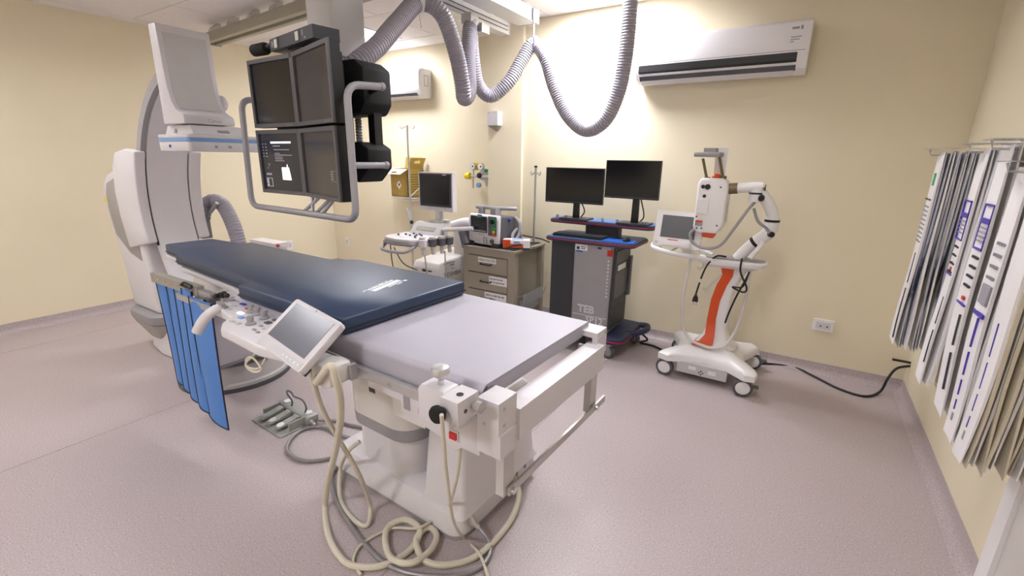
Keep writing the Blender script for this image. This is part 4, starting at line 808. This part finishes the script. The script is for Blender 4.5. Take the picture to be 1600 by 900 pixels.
obj('tag_print', join(box(-1.465, -1.44, fy-.0022, fy, .826, .85), box(-1.43, -1.385, fy-.0022, fy, .846, .852), box(-1.43, -1.39, fy-.0022, fy, .832, .838)), 'ink', tg)
obj('blue_tag', box(-1.465, -1.415, fy-.0018, fy+.004, .806, .819), 'blue', TC)
obj('front_vent', join(box(-1.29, -1.26, fy-.0015, fy+.002, .845, .86)), 'ink', TC)
fy2 = 3.289
obj('brand_outline', on(text_bm('TEB', .085, outline=.0022), (-1.36, fy2-.001, .345), (1, 0, 0), (0.12, 0, 1)), 'ink_white', TC)
obj('brand_rule', on(box(-.14, .15, -.002, .002, 0, .001), (-1.335, fy2+.001, .295), (1, 0, 0), (0, 0, 1)), 'ink_white', TC)
obj('model_name', on(text_bm('SP12', .075, .001), (-1.285, fy2, .260), (1, 0, 0), (0, 0, 1)), 'ink_white', TC)
obj('model_prefix', on(lines_bm([(-.02, .02, -.01, .0)]), (-1.40, fy2, .248), (1, 0, 0), (0, 0, 1)), 'ink_white', TC)
# shelves
def shelf(nm, x0, x1, y0, y1, z, r):
    s = obj(nm, prism(rrect((x0+x1)/2, (y0+y1)/2, (x1-x0)/2, (y1-y0)/2, r, 6), 'z', z-.03, z), 'shelf_blue', TC)
    obj('bumper', prism(rrect((x0+x1)/2, (y0+y1)/2, (x1-x0)/2+.012, (y1-y0)/2+.012, r+.01, 6), 'z', z-.034, z-.006, .006), 'bumper_navy', s)
    obj('bumper_stripe', prism(rrect((x0+x1)/2, (y0+y1)/2, (x1-x0)/2+.014, (y1-y0)/2+.014, r+.01, 6), 'z', z-.022, z-.014), 'bumper_red', s); return s
shelf('keyboard_shelf', -1.735, -1.02, 3.27, 3.66, .91, .05)
shelf('monitor_shelf', -1.79, -.94, 3.44, 3.66, 1.03, .05)
obj('shelf_riser', box(-1.50, -1.22, 3.52, 3.60, .91, 1.0, .004), 'charcoal', TC)
each('cup_clip', pcs(*[lathe([(.012, 0), (.012, .028), (.009, .028), (.009, 0)], (x, 3.47, 1.03), 'z', 10) for x in (-1.74, -1.66, -1.34, -1.22, -1.03, -.99)]), 'clear_acrylic', TC)
# base frame, castors
obj('base_frame', join(prism(rrect(-1.38, 3.48, .36, .26, .07, 6), 'z', .115, .17, .008)), 'bumper_navy', TC)
obj('base_stripe', prism(rrect(-1.38, 3.48, .364, .264, .07, 6), 'z', .135, .148), 'bumper_red', TC)
obj('base_handle', bars([(-1.06, 3.70, .15), (-.97, 3.72, .16), (-.94, 3.62, .16), (-.97, 3.50, .16), (-1.06, 3.45, .15)], .024, 10, .05), 'bumper_navy', TC)
def caster(x, y, r, parent, a=0, m='mid_grey', hub='pale_grey', brake=False, zt=None, w=.018):
    h = obj('caster', rot(join(cyl((x-w, y, r), (x+w, y, r), r, n=24, b=.005)), a, 'Z', (x, y, 0)), m, parent)
    obj('hub', rot(cyl((x-w-.003, y, r), (x+w+.003, y, r), r*.72, n=20, b=.003), a, 'Z', (x, y, 0)), hub, h)
    obj('fork', rot(join(box(x-w-.008, x-w-.002, y-.02, y+.02, r*.9, (zt or .13)), box(x-w-.008, x+w+.008, y-.035, y+.035, 2*r+.004, (zt or 2*r+.03), .006)), a, 'Z', (x, y, 0)), hub, h)
    if brake: obj('brake_pedal', rot(box(x-.02, x+.02, y+r*.8, y+r*1.5, r*1.2, r*1.35, .004), a, 'Z', (x, y, 0)), 'dark_grey', h)
    return h
for x, y, a in ((-1.13, 3.25, 1.2), (-1.055, 3.66, 1.0), (-1.66, 3.30, .6), (-1.66, 3.66, .3)): caster(x, y, .052, TC, a, 'dark_grey', 'mid_grey', zt=.118)
# two screens
def desk_screen(label, xl, xr, yl, yr, z0, z1, xb, yb):
    t = thing('computer_monitor', label, 'monitor', (xb, yb, 1.03), group='screens on the workstation cart')
    x = Vector((xr-xl, yr-yl, 0)); W = x.length; H = z1-z0; B = basis(((xl+xr)/2, (yl+yr)/2, (z0+z1)/2), x, (0, 0, 1))
    obj('housing', xf(bevel(box(-W/2, W/2, -H/2, H/2, -.028, 0), .003), B), 'black_plastic', t)
    obj('screen', xf(box(-W/2+.008, W/2-.008, -H/2+.018, H/2-.008, 0, .0012), B), 'screen_dark', t)
    obj('chin_strip', xf(join(box(-W/2+.004, W/2-.004, -H/2+.010, -H/2+.013, 0, .0016), box(-W/2+.01, -W/2+.05, -H/2+.004, -H/2+.008, 0, .0016)), B), 'bezel_grey', t)
    c = Vector(((xl+xr)/2, (yl+yr)/2, 0)); xs_ = xb
    obj('stand', prism([(xs_-.028, 1.035), (xs_-.024, z0+.06), (xs_+.024, z0+.06), (xs_+.028, 1.035)], 'y', c.y+.03, c.y+.055, .004), 'black_plastic', t)
    each('foot', pcs(box(xb-.12, xb+.12, yb-.08, yb+.08, 1.031, 1.042, .003)), 'charcoal', t)
    obj('cable', tube([(xb+.02, c.y+.06, z0+.03), (xb+.06, c.y+.07, 1.10), (xb+.03, c.y+.075, 1.045)], .005), 'black_cable', t)
desk_screen('left black widescreen monitor on the workstation cart', -1.848, -1.345, 3.45, 3.45, 1.16, 1.438, -1.58, 3.50)
desk_screen('higher right black monitor on the workstation cart', -1.335, -.915, 3.46, 3.44, 1.222, 1.502, -1.09, 3.50)
KB = thing('keyboard', 'black computer keyboard on the blue shelf of the cart', 'keyboard', (-1.48, 3.34, .91))
obj('case', box(-1.69, -1.27, 3.30, 3.42, .9105, .928, .005), 'black_plastic', KB)
kr = [cbox((-1.672+i*.0265, 3.315+j*.0225, .931), (.022, .018, .007)) for i in range(16) for j in range(5)]
each('key', pcs(*kr), 'charcoal', KB)
ms = thing('computer_mouse', 'black mouse on blue pad on the cart shelf', 'mouse', (-1.10, 3.36, .9155))
obj('shell', ball((-1.10, 3.37, .924), (.03, .048, .018)), 'black_plastic', ms); obj('wheel', cyl((-1.104, 3.335, .936), (-1.096, 3.335, .936), .010, n=12), 'dark_grey', ms)
obj('lead', tube([(-1.10, 3.415, .918), (-1.13, 3.47, .914), (-1.20, 3.48, .914), (-1.24, 3.44, .914)], .003), 'black_cable', ms)
mp = tag(obj('mouse_pad', prism(rrect(-1.15, 3.36, .12, .085, .015), 'z', .9102, .915), 'blue'), 'blue mouse pad on the cart shelf', 'mouse pad')
# ------------------------------------------------------------------ robot arm stand
RS = thing('robot_arm_stand', 'white mobile stand with orange column, screen and jointed robot arm', 'robot stand', (-.42, 3.42, 0))
# base: four-footed star
bs = [(-.735, 3.185), (-.66, 3.155), (-.58, 3.20), (-.42, 3.245), (-.27, 3.20), (-.16, 3.115), (-.10, 3.13), (-.09, 3.19), (-.18, 3.33), (-.20, 3.45), (-.15, 3.60), (-.12, 3.68), (-.16, 3.73), (-.24, 3.70), (-.34, 3.62), (-.52, 3.62), (-.64, 3.70), (-.72, 3.70), (-.74, 3.64), (-.66, 3.50), (-.65, 3.36)]
obj('base', loft([[(x, y, .125) for x, y in bs], [(x, y, .165) for x, y in bs], [(-.42+(x+.42)*.93, 3.42+(y-3.42)*.93, .185) for x, y in bs], [(-.42+(x+.42)*.55, 3.44+(y-3.44)*.55, .215) for x, y in bs], [(-.42+(x+.42)*.42, 3.45+(y-3.45)*.42, .23) for x, y in bs]]), 'robot_white', RS, .7)
for x, y, a, bk in ((-.683, 3.205, -.1, False), (-.164, 3.165, .15, True), (-.152, 3.67, .1, True), (-.68, 3.65, .2, False)): 
    h = caster(x, y, .062, RS, a-PI/2, 'dark_grey', 'label_white', bk, .13, .020)
pw = obj('power_unit', box(-.60, -.27, 3.20, 3.50, .05, .13, .006), 'pale_grey', RS)
each('unit_label', pcs(box(-.39, -.34, 3.1985, 3.201, .075, .105), box(-.52, -.47, 3.1985, 3.201, .085, .11)), 'label_white', pw)
each('unit_socket', pcs(*[cyl((-.435+dx, 3.201, .075+dz), (-.435+dx, 3.198, .075+dz), .006, n=8) for dx, dz in ((0, .012), (-.012, 0), (.012, 0), (0, -.012))]), 'dark_grey', pw)
# curved column: white body with orange inlay
def cring(x, y, hx, hy, z): return [(a, b, z) for a, b in rrect(x, y, hx, hy, .03, 4)]
col = [(.225, -.40, .14, .10), (.26, -.405, .095, .075), (.34, -.405, .07, .06), (.45, -.40, .066, .055), (.58, -.395, .064, .052), (.68, -.375, .064, .05), (.76, -.345, .07, .05), (.81, -.335, .085, .055)]
obj('column', loft([cring(x, 3.46, hx, hy, z) for z, x, hx, hy in col]), 'robot_white', RS, .9)
inl = [(.232, -.535, -.42), (.245, -.50, -.405), (.30, -.468, -.405), (.42, -.470, -.412), (.56, -.462, -.402), (.67, -.440, -.375), (.745, -.412, -.345), (.795, -.425, -.345)]
obj('orange_inlay', loft([[(a, 3.462-hy-(.058 if z < .25 else .024 if z < .31 else .008), z), (b, 3.462-hy-(.058 if z < .25 else .024 if z < .31 else .008), z), (b, 3.47, z), (a, 3.47, z)] for (z, a, b), (q, x, hx, hy) in zip(inl, [c for c in col])]), 'orange', RS, .9)
# hoop tube round the column
obj('hoop', bars([(-.63, 3.40, .83), (-.645, 3.36, .60), (-.635, 3.35, .36), (-.56, 3.33, .245), (-.40, 3.30, .232), (-.31, 3.32, .27), (-.265, 3.38, .40), (-.245, 3.42, .62), (-.25, 3.44, .80)], .011, 10, .06), 'warm_white', RS)
# top tray and looped handle
obj('tray', loft([[(x, y, z) for x, y in rrect(-.37, 3.44, .22+g, .10+g*.6, .07, 6)] for z, g in ((.80, -.06), (.825, -.01), (.85, .0), (.862, -.008))]), 'robot_white', RS)
obj('tray_inset', prism(rrect(-.355, 3.44, .19, .075, .06, 6), 'z', .86, .868), 'mid_grey', RS)
obj('loop_handle', sweep(spline([(-.52, 3.40, .85), (-.66, 3.33, .865), (-.80, 3.30, .885), (-.885, 3.32, .905), (-.88, 3.42, .925), (-.78, 3.48, .93), (-.62, 3.49, .90), (-.50, 3.46, .865)], 8), .017, 10), 'robot_white', RS)
each('cable_hook', pcs(bars([(-.54, 3.40, .83), (-.54, 3.38, .79), (-.56, 3.37, .775), (-.575, 3.37, .79)], .006), bars([(-.42, 3.40, .74), (-.47, 3.36, .68), (-.50, 3.35, .63), (-.515, 3.35, .65)], .006)), 'pale_grey', RS)
# screen
S = basis((-.727, 3.335, 1.04), (1, .04, -.02), (.0, .16, 1))
sc = obj('screen_housing', xf(bevel(box(-.158, .158, -.125, .125, -.05, 0), .014, 3), S), 'robot_white', RS)
obj('screen', xf(box(-.115, .115, -.06, .095, 0, .002), S), 'screen_slate', sc)
obj('red_mark', xf(box(-.06, .01, -.078, -.072, 0, .0015), S), 'red', sc)
obj('palm_rest', xf(bevel(box(-.10, .10, -.112, -.085, 0, .012), .005), S), 'robot_white', sc)
obj('button', xf(join(cyl((.122, .10, 0), (.122, .10, .003), .012), cyl((-.135, -.10, 0), (-.135, -.10, .003), .010)), S), 'pale_grey', sc)
obj('screen_neck', prism([(-.72, .93), (-.64, .93), (-.60, .855), (-.66, .85)], 'y', 3.36, 3.42, .008), 'robot_white', RS)
obj('screen_lead', tube([(-.82, 3.33, .94), (-.83, 3.31, .90), (-.79, 3.30, .875), (-.74, 3.31, .90), (-.70, 3.34, .925)], .006), 'mid_grey', RS)
# arm
def limb(nm, pts, r, m='robot_white'): return obj(nm, sweep(spline(pts, 8), r, 14), m, RS)
limb('lower_arm', [(-.335, 3.44, .865), (-.30, 3.43, .92), (-.245, 3.42, .99), (-.20, 3.41, 1.03)], .038)
limb('elbow', [(-.235, 3.41, 1.00), (-.185, 3.40, 1.05), (-.165, 3.40, 1.10), (-.165, 3.40, 1.17)], .042)
limb('upper_arm', [(-.165, 3.40, 1.15), (-.175, 3.39, 1.20), (-.215, 3.37, 1.27), (-.26, 3.35, 1.32)], .037)
limb('shoulder', [(-.275, 3.345, 1.26), (-.275, 3.345, 1.35)], .042)
limb('wrist', [(-.395, 3.33, 1.34), (-.30, 3.335, 1.35), (-.245, 3.34, 1.35)], .032)
each('joint_ring', pcs(cyl((-.165, 3.40, 1.135), (-.165, 3.40, 1.15), .045), cyl((-.25, 3.415, .985), (-.235, 3.412, 1.0), .042), cyl((-.275, 3.345, 1.308), (-.275, 3.345, 1.318), .044)), 'black_plastic', RS)
each('joint_button', pcs(cyl((-.24, 3.32, 1.29), (-.24, 3.295, 1.285), .018), cyl((-.165, 3.37, 1.06), (-.15, 3.345, 1.06), .018), cyl((-.232, 3.335, 1.35), (-.228, 3.335, 1.35), .02)), 'black_plastic', RS)
obj('brass_collar', cyl((-.435, 3.33, 1.335), (-.385, 3.33, 1.34), .035), 'bronze', RS)
limb('latch_lever', [(-.195, 3.37, 1.01), (-.215, 3.36, .96), (-.255, 3.35, .895)], .017)
# drive head
hd = [(-.155, .0), (-.155, .29), (-.13, .325), (.08, .325), (.125, .28), (.125, .03), (.07, -.03), (-.12, -.03)]
DH = obj('drive_head', mv(prism([(x*.66, z) for x, z in hd], 'y', 3.25, 3.42, .015, 3), -.515, 0, 1.075), 'robot_white', RS)
obj('head_cover', box(-.605, -.535, 3.236, 3.252, 1.175, 1.265, .006), 'label_white', DH)
each('camera_lens', pcs(cyl((-.582, 3.252, 1.345), (-.582, 3.244, 1.345), .012), cyl((-.553, 3.252, 1.345), (-.553, 3.242, 1.345), .017), cyl((-.567, 3.252, 1.285), (-.567, 3.245, 1.285), .011)), 'black_plastic', DH)
each('screw', pcs(*[cyl((x, 3.252, z), (x, 3.247, z), .006, n=8) for x, z in ((-.59, 1.075), (-.56, 1.075), (-.475, 1.345), (-.468, 1.10), (-.60, 1.15))]), 'dark_grey', DH)
obj('name_tag', box(-.603, -.558, 3.2465, 3.2505, 1.09, 1.112), 'ink_light', DH); obj('red_tag', box(-.603, -.558, 3.246, 3.2505, 1.114, 1.126), 'orange', DH)
obj('side_plate', box(-.434, -.430, 3.30, 3.37, 1.12, 1.24, .002), 'pale_grey', DH)
obj('orange_foot', prism([(-.56, 1.05), (-.555, 1.015), (-.485, 1.012), (-.475, 1.05)], 'y', 3.27, 3.35, .006), 'orange', DH)
obj('orange_cap', lathe([(.028, 0), (.030, .015), (.018, .03), (.002, .033)], (-.52, 3.32, 1.395), 'z', 14), 'orange', DH)
for a, b in (((-.572, 3.30, 1.385), (-.608, 3.27, 1.52)), ((-.475, 3.30, 1.395), (-.515, 3.27, 1.545))):
    each('prong', pcs(bars([a, b], .009, 8), cyl(Vector(a)-Vector((0, 0, .01)), Vector(a)+Vector((0, 0, .02)), .019)), 'bronze', DH)
obj('rear_plate', box(-.545, -.475, 3.345, 3.355, 1.39, 1.59, .003), 'robot_white', DH)
obj('clamp_plate', join(prism([(-.66, 3.22), (-.50, 3.20), (-.485, 3.28), (-.53, 3.33), (-.62, 3.33)], 'z', 1.53, 1.56, .008), box(-.60, -.53, 3.22, 3.32, 1.56, 1.585, .008)), 'mid_grey', DH)
obj('arm_lead', tube([(-.605, 3.25, 1.065), (-.625, 3.24, 1.03), (-.60, 3.235, .975), (-.52, 3.24, .945), (-.43, 3.25, .975), (-.37, 3.27, 1.08), (-.31, 3.30, 1.20), (-.275, 3.33, 1.26)], .009, 10), 'mid_grey', RS)
obj('arm_lead', tube([(-.275, 3.32, 1.22), (-.24, 3.33, 1.14), (-.19, 3.34, 1.10), (-.16, 3.35, 1.06)], .009, 10), 'mid_grey', RS)
pc = thing('power_lead', 'black mains lead with plug draped over the robot stand tray', 'cable', (-.52, 3.34, .60))
obj('wire', tube([(-.40, 3.38, .88), (-.46, 3.36, .88), (-.505, 3.34, .82), (-.53, 3.33, .74), (-.545, 3.33, .66), (-.555, 3.33, .60)], .006), 'black_cable', pc)
obj('plug', prism([(-.575, .545), (-.57, .575), (-.56, .60), (-.55, .60), (-.538, .575), (-.535, .545)], 'y', 3.32, 3.34, .003), 'black_plastic', pc)
each('prong', pcs(cyl((-.565, 3.33, .52), (-.565, 3.33, .545), .003, n=8), cyl((-.545, 3.33, .52), (-.545, 3.33, .545), .003, n=8)), 'chrome', pc)
obj('white_band', cyl((-.539, 3.33, .690), (-.5335, 3.33, .715), .008), 'label_white', pc)
tag(obj('looped_lead', tube([(-.30, 3.335, .89), (-.295, 3.325, .80), (-.245, 3.325, .70), (-.26, 3.325, .665), (-.33, 3.325, .69), (-.27, 3.33, .70), (-.245, 3.335, .80), (-.255, 3.33, .76), (-.30, 3.34, .62), (-.33, 3.35, .50), (-.345, 3.36, .42)], .006), 'black_cable'), 'black lead looped around the right side of the robot stand column', 'cable')

# ------------------------------------------------------------------ cables
def cable(name, label, pts, r, m, k=10): return tag(obj(name, tube(pts, r, 10, k), m), label, 'cable')
cable('power_cable', 'black power cable lying on the floor and rising to the wall packets', [(-.36, 3.50, .04), (-.20, 3.60, .012), (-0.094, 3.795, 0.008), (0.118, 3.856, 0.008), (0.241, 3.772, 0.008), (0.391, 3.639, 0.008), (0.532, 3.605, 0.008), (0.625, 3.716, 0.020), (0.650, 3.720, 0.130), (0.696, 3.780, 0.189), (0.787, 3.800, 0.229), (.66, 3.80, .235), (.74, 3.80, .235)], .008, 'black_cable')
cable('power_cable', 'black power cable on the floor between the cart and the robot stand', [(-1.0, 3.66, .10), (-.96, 3.72, .03), (-1.008, 3.677, 0.009), (-0.884, 3.662, 0.009), (-.72, 3.58, .009), (-.6, 3.56, .03), (-.50, 3.50, .06)], .008, 'black_cable')
CA_ = [(-1.258, .814, .787), (-1.157, 0.800, 0.878), (-1.142, 0.805, 0.837), (-1.166, 0.830, 0.756), (-1.231, 0.870, 0.632), (-1.345, 0.920, 0.445), (-1.492, 0.970, 0.206), (-1.582, 1.000, 0.014), (-1.435, 0.906, 0.012), (-1.311, 0.863, 0.012), (-1.228, 0.862, 0.012), (-1.139, 0.920, 0.012), (-1.101, 1.029, 0.012), (-1.126, 1.114, 0.030), (-1.218, 1.120, 0.030), (-1.248, 1.047, 0.020), (-1.144, 0.963, 0.020), (-1.042, 0.971, 0.035), (-1.021, 1.060, 0.030), (-1.058, 1.139, 0.020), (-1.116, 1.149, 0.020), (-1.108, 1.073, 0.022), (-1.011, 1.020, 0.022), (-0.924, 1.066, 0.013), (-0.858, 1.173, 0.013), (-0.851, 1.366, 0.013), (-0.887, 1.502, 0.030), (-0.946, 1.563, 0.060), (-0.969, 1.555, 0.090)]
cable('table_cable', 'thick cream cable from the console, coiled on the floor by the pedestal', CA_, .0125, 'cream_cable')
cable('table_cable', 'cream cable looping from under the tablet to the pedestal', [(-1.36, .84, .79), (-1.335, 0.840, 0.805), (-1.373, 0.900, 0.607), (-1.371, 0.950, 0.463), (-1.334, 1.000, 0.285), (-1.390, 1.086, 0.050), (-1.342, 1.028, 0.012), (-1.414, 1.015, 0.012), (-1.561, 1.064, 0.012), (-1.694, 1.171, 0.050), (-1.520, 1.100, 0.257), (-1.480, 1.130, 0.303)], .0095, 'cream_cable')
cable('thin_cable', 'thin cream cable hanging from the black knob to the floor', [(-0.684, 0.770, 0.883), (-0.705, 0.800, 0.762), (-0.734, 0.840, 0.645), (-0.808, 0.950, 0.367), (-0.965, 1.197, 0.010), (-0.859, 1.158, 0.025), (-0.779, 1.105, 0.010), (-0.748, 1.077, 0.010)], .0055, 'cream_cable')
cable('thin_cable', 'thin cream cable from under the table curling left over the floor', [(-0.773, 0.960, 0.679), (-0.852, 1.020, 0.438), (-1.090, 1.234, 0.060), (-1.124, 1.113, 0.045), (-1.242, 1.069, 0.012), (-1.283, 0.957, 0.010), (-1.250, 0.880, 0.008), (-1.176, 0.854, 0.008)], .0055, 'cream_cable')
GC = thing('grey_conduit', 'grey armoured conduit with plug curving round the pedestal base', 'cable', (-0.969, 1.289, -0.000))
obj('conduit', tube([(-0.923, 1.245, 0.045), (-0.879, 1.237, 0.030), (-0.839, 1.211, 0.010), (-0.822, 1.136, 0.010), (-0.866, 1.054, 0.010), (-0.983, 0.975, 0.010), (-1.117, 0.937, 0.010), (-1.283, 0.957, 0.010), (-1.491, 1.019, 0.010), (-1.641, 1.084, 0.010), (-1.755, 1.177, 0.010), (-1.73, 1.30, .01)], .009, 10, 10), 'grey_cable', GC)
obj('plug', join(cyl((-.965, 1.235, .09), (-0.944, 1.238, 0.058), .014), cyl((-0.947, 1.238, 0.060), (-0.923, 1.245, 0.045), .011)), 'steel', GC)
cable('foot_switch_cable', 'grey foot switch cable looped on the floor beside the pedestal', [(-2.191, 1.401, 0.022), (-2.160, 1.441, 0.012), (-2.102, 1.476, 0.010), (-2.014, 1.486, 0.010), (-1.80, 1.55, .012)], .008, 'grey_cable')
cable('floor_loop_cable', 'grey cable loop on the floor in front of the foot switch', [(-1.78, 1.42, .01), (-2.000, 1.388, 0.010), (-2.101, 1.389, 0.010), (-2.172, 1.357, 0.010), (-2.198, 1.286, 0.010), (-2.156, 1.197, 0.010), (-2.092, 1.145, 0.010), (-2.018, 1.130, 0.010), (-1.938, 1.145, 0.010), (-1.881, 1.189, 0.010), (-1.851, 1.234, 0.010), (-1.849, 1.300, 0.010), (-1.76, 1.25, .01)], .009, 'grey_cable')
# ------------------------------------------------------------------ sterile packets on the right wall
rk = thing('wall_rack', 'clear hook rack on the right wall carrying the hanging packets', 'rack', (XR, 2.1, 1.56))
obj('rail', box(XR-.02, XR, 1.40, 2.80, 1.555, 1.60, .003), 'alu', rk)
rnd = random.Random(11)
def contents_material():
    m = mat('packet_contents', '#CFD0DA', 0.25, alpha=0.9); nt = m.node_tree; b = nt.nodes['Principled BSDF']
    tc = nt.nodes.new('ShaderNodeTexCoord'); sp = nt.nodes.new('ShaderNodeSeparateXYZ'); nt.links.new(tc.outputs['Object'], sp.inputs[0])
    n = nt.nodes.new('ShaderNodeTexNoise'); n.inputs['Scale'].default_value = 14; nt.links.new(tc.outputs['Object'], n.inputs['Vector'])
    ad = nt.nodes.new('ShaderNodeMath'); ad.operation = 'MULTIPLY_ADD'; ad.inputs[1].default_value = .25; nt.links.new(n.outputs['Fac'], ad.inputs[0]); nt.links.new(sp.outputs['Z'], ad.inputs[2])
    mr = nt.nodes.new('ShaderNodeMapRange'); mr.inputs['From Min'].default_value = -.9; mr.inputs['From Max'].default_value = .1; nt.links.new(ad.outputs[0], mr.inputs['Value'])
    r = nt.nodes.new('ShaderNodeValToRGB'); e = r.color_ramp.elements
    for p, c in ((.30, '#C9CBD6'), (.40, '#8B90A6'), (.47, '#27304E'), (.56, '#3C4562'), (.64, '#A9ADBC')): q = e.new(p); q.color = lin(c)
    e[0].color = lin('#CFD1DA'); e[-1].color = lin('#D6D7DE')
    nt.links.new(mr.outputs['Result'], r.inputs['Fac']); nt.links.new(r.outputs['Color'], b.inputs['Base Color'])
contents_material()
BUN = [  # centre y, width, front x, count, pitch, bottom z, top z, style, front label
 (2.665, .115, .445, 26, .0108, .70, 1.555, 'clear', 'white packet with green mark, farthest along the right wall'),
 (2.085, .088, .450, 24, .0115, .745, 1.555, 'brown', 'white packet with purple frame, second group from the far corner'),
 (1.875, .095, .452, 15, .018, .735, 1.560, 'white', 'white packet with bar codes and purple frame, third group from the corner'),
 (1.735, .090, .462, 15, .018, .715, 1.50, 'grey', 'white packet with purple bar and blue dashes, fourth group from the corner'),
 (1.570, .092, .455, 27, .0105, .735, 1.545, 'tan', 'white packet with blue dashed line, nearest group on the right wall')]
GL = {'clear': 'clear packet in the farthest hanging group with the green-marked front', 'brown': 'packet in the second group from the corner with the purple-framed front', 'white': 'packet in the third group from the corner with the bar-coded front', 'grey': 'packet in the fourth group from the corner with the purple-barred front', 'tan': 'packet in the nearest hanging group with the blue-dashed front'}
ORD = ['', 'first', 'second', 'third', 'fourth', 'fifth', 'sixth', 'seventh', 'eighth', 'ninth', 'tenth', 'eleventh', 'twelfth', 'thirteenth', 'fourteenth', 'fifteenth', 'sixteenth', 'seventeenth', 'eighteenth', 'nineteenth', 'twentieth', 'twenty-first', 'twenty-second', 'twenty-third', 'twenty-fourth', 'twenty-fifth', 'twenty-sixth', 'twenty-seventh']
def packet_mesh(w, h, seed):
    r = random.Random(seed); ph = r.uniform(0, 6); n = 10; rings = []
    for i in range(n+1):
        t = i/n; z = -h*t
        off = .005*math.sin(2.2*t*PI+ph)*t + .006*t*t*math.sin(ph*2)
        th = .0014+.0026*max(0, math.sin(PI*min(1, t*1.05)))**.6 if 0 < t < 1 else .0012
        row = []
        for j in range(5):
            s = j/4-.5; row.append((off+.003*math.sin(5*s+ph+3*t), s*w, z+(.008*math.sin(ph+4*s) if i == n else 0)))
        rings.append([(x-th, y, z) for x, y, z in row]+[(x+th, y, z) for x, y, z in reversed(row)])
    return loft(rings)
def packet_front(o, bm, m, x, dy=0): pass
for bi, (yc, w, xf0, cnt, pitch, z0, z1, style, flabel) in enumerate(BUN):
    h = z1-z0
    obj('hook_rod', join(bars([(XR-.01, yc, z1-.012), (xf0-.03, yc, z1-.012), (xf0-.035, yc, z1+.01)], .0035, 6), box(xf0-.045, XR, yc-w*.55, yc+w*.55, z1+.012, z1+.015)), 'clear_acrylic', rk)
    mats = {'clear': ['packet_contents', 'packet_clear', 'packet_contents', 'packet_white'], 'brown': ['packet_tan', 'packet_white', 'packet_white', 'packet_tan'], 'white': ['packet_white', 'packet_white', 'packet_tan'], 'grey': ['packet_tan', 'packet_white', 'packet_clear'], 'tan': ['packet_tan', 'packet_tan', 'packet_white']}[style]
    meshes = []
    for v in range(4):
        bm = packet_mesh(w, h, bi*10+v); me = bpy.data.meshes.new('packet'); bm.to_mesh(me); bm.free(); finish(me, .9); me.materials.append(M[mats[v % len(mats)]]); meshes.append(me)
    for k in range(cnt):
        x = xf0+.004+k*pitch
        if x > XR-.03: break
        if k == 0:
            t = thing('sterile_packet', flabel, 'packet', (x, yc, z1), group='front packets on the right wall', world=False)
            bm = packet_mesh(w, h, 77+bi); obj('pouch', bm, 'packet_white', t, .9)
            def fr(rows, m, nm, d=.0008): 
                # rows given as (y0,y1,t0,t1): across the width (-.5...5) and down the length (0..1)
                bs = []
                for a, b, c, e in rows:
                    n = max(1, int((e-c)/.1)+1)
                    r = random.Random(77+bi); ph = r.uniform(0, 6)
                    def X(tt): return .005*math.sin(2.2*tt*PI+ph)*tt + .006*tt*tt*math.sin(ph*2)-(.0014+.0026*max(0, math.sin(PI*min(1, tt*1.05)))**.6)-.0030
                    pts = [c+(e-c)*q/n for q in range(n+1)]
                    bs.append(loft([[(X(q)-d, a*w, -q*h), (X(q)-d, b*w, -q*h), (X(q)+.004, b*w, -q*h), (X(q)+.004, a*w, -q*h)] for q in pts]))
                obj(nm, join(*bs), m, t)
            if bi == 0:
                fr([(-.30, -.02, .10, .16)], 'green', 'green_mark'); fr([(-.42, .42, .225, .232)], 'ink', 'rule')
                fr([(-.4, .35, .26+.022*i, .268+.022*i) for i in range(9)], 'ink_light', 'small_print'); fr([(-.15, -.10, .50, .66), (-.15, -.10, .69, .97)], 'ink', 'seal_line')
            elif bi in (1, 2):
                fr([(-.44, .44, .20, .206), (-.44, .44, .25, .268), (-.44, .44, .355, .361), (-.44, -.40, .20, .36), (.40, .44, .20, .36), (-.40, .40, .50+.06*(bi-1), .507+.06*(bi-1))], 'ink_purple', 'purple_frame')
                fr([(-.3, .3, .28+.016*i, .285+.016*i) for i in range(4)], 'ink_light', 'small_print')
                fr([(-.35+.06*j, -.32+.06*j+.012*(j % 2), .385+.035*i, .393+.035*i) for i in range(4) for j in range(10)], 'ink', 'bar_code')
                fr([(-.28, -.23, .60, .72), (-.28, -.23, .75, .90)], 'ink', 'seal_line')
                fr([(-.15, .05, .475+.06*(bi-1), .487+.06*(bi-1))], 'red', 'red_mark')
            else:
                if bi == 3:
                    fr([(-.45, .45, .50, .515)], 'ink_purple', 'purple_bar'); fr([(-.35, .35, .40, .47)], 'ink_light', 'grey_field'); fr([(-.3+.07*j, -.27+.07*j, .25+.04*i, .26+.04*i) for i in range(4) for j in range(9)], 'ink_light', 'bar_code')
                fr([(-.12, -.08, .52, .63), (-.12, -.08, .65, .74), (-.12, -.08, .76, .82), (-.12, -.08, .84, .88)], 'ink_purple', 'dashed_line'); fr([(-.15, -.05, .895, .925)], 'ink_light', 'arrow_mark')
        else:
            o = bpy.data.objects.new('sterile_packet', meshes[k % 4]); COL.objects.link(o); o.location = (x, yc+rnd.uniform(-.012, .012), z1+rnd.uniform(-.008, .004)); o.rotation_euler = (rnd.uniform(-.02, .02), rnd.uniform(-.006, .010), rnd.uniform(-.04, .04))
            tag(o, GL[style]+', '+ORD[k]+' behind it', 'packet', 'packets behind the front one, '+style+' group')
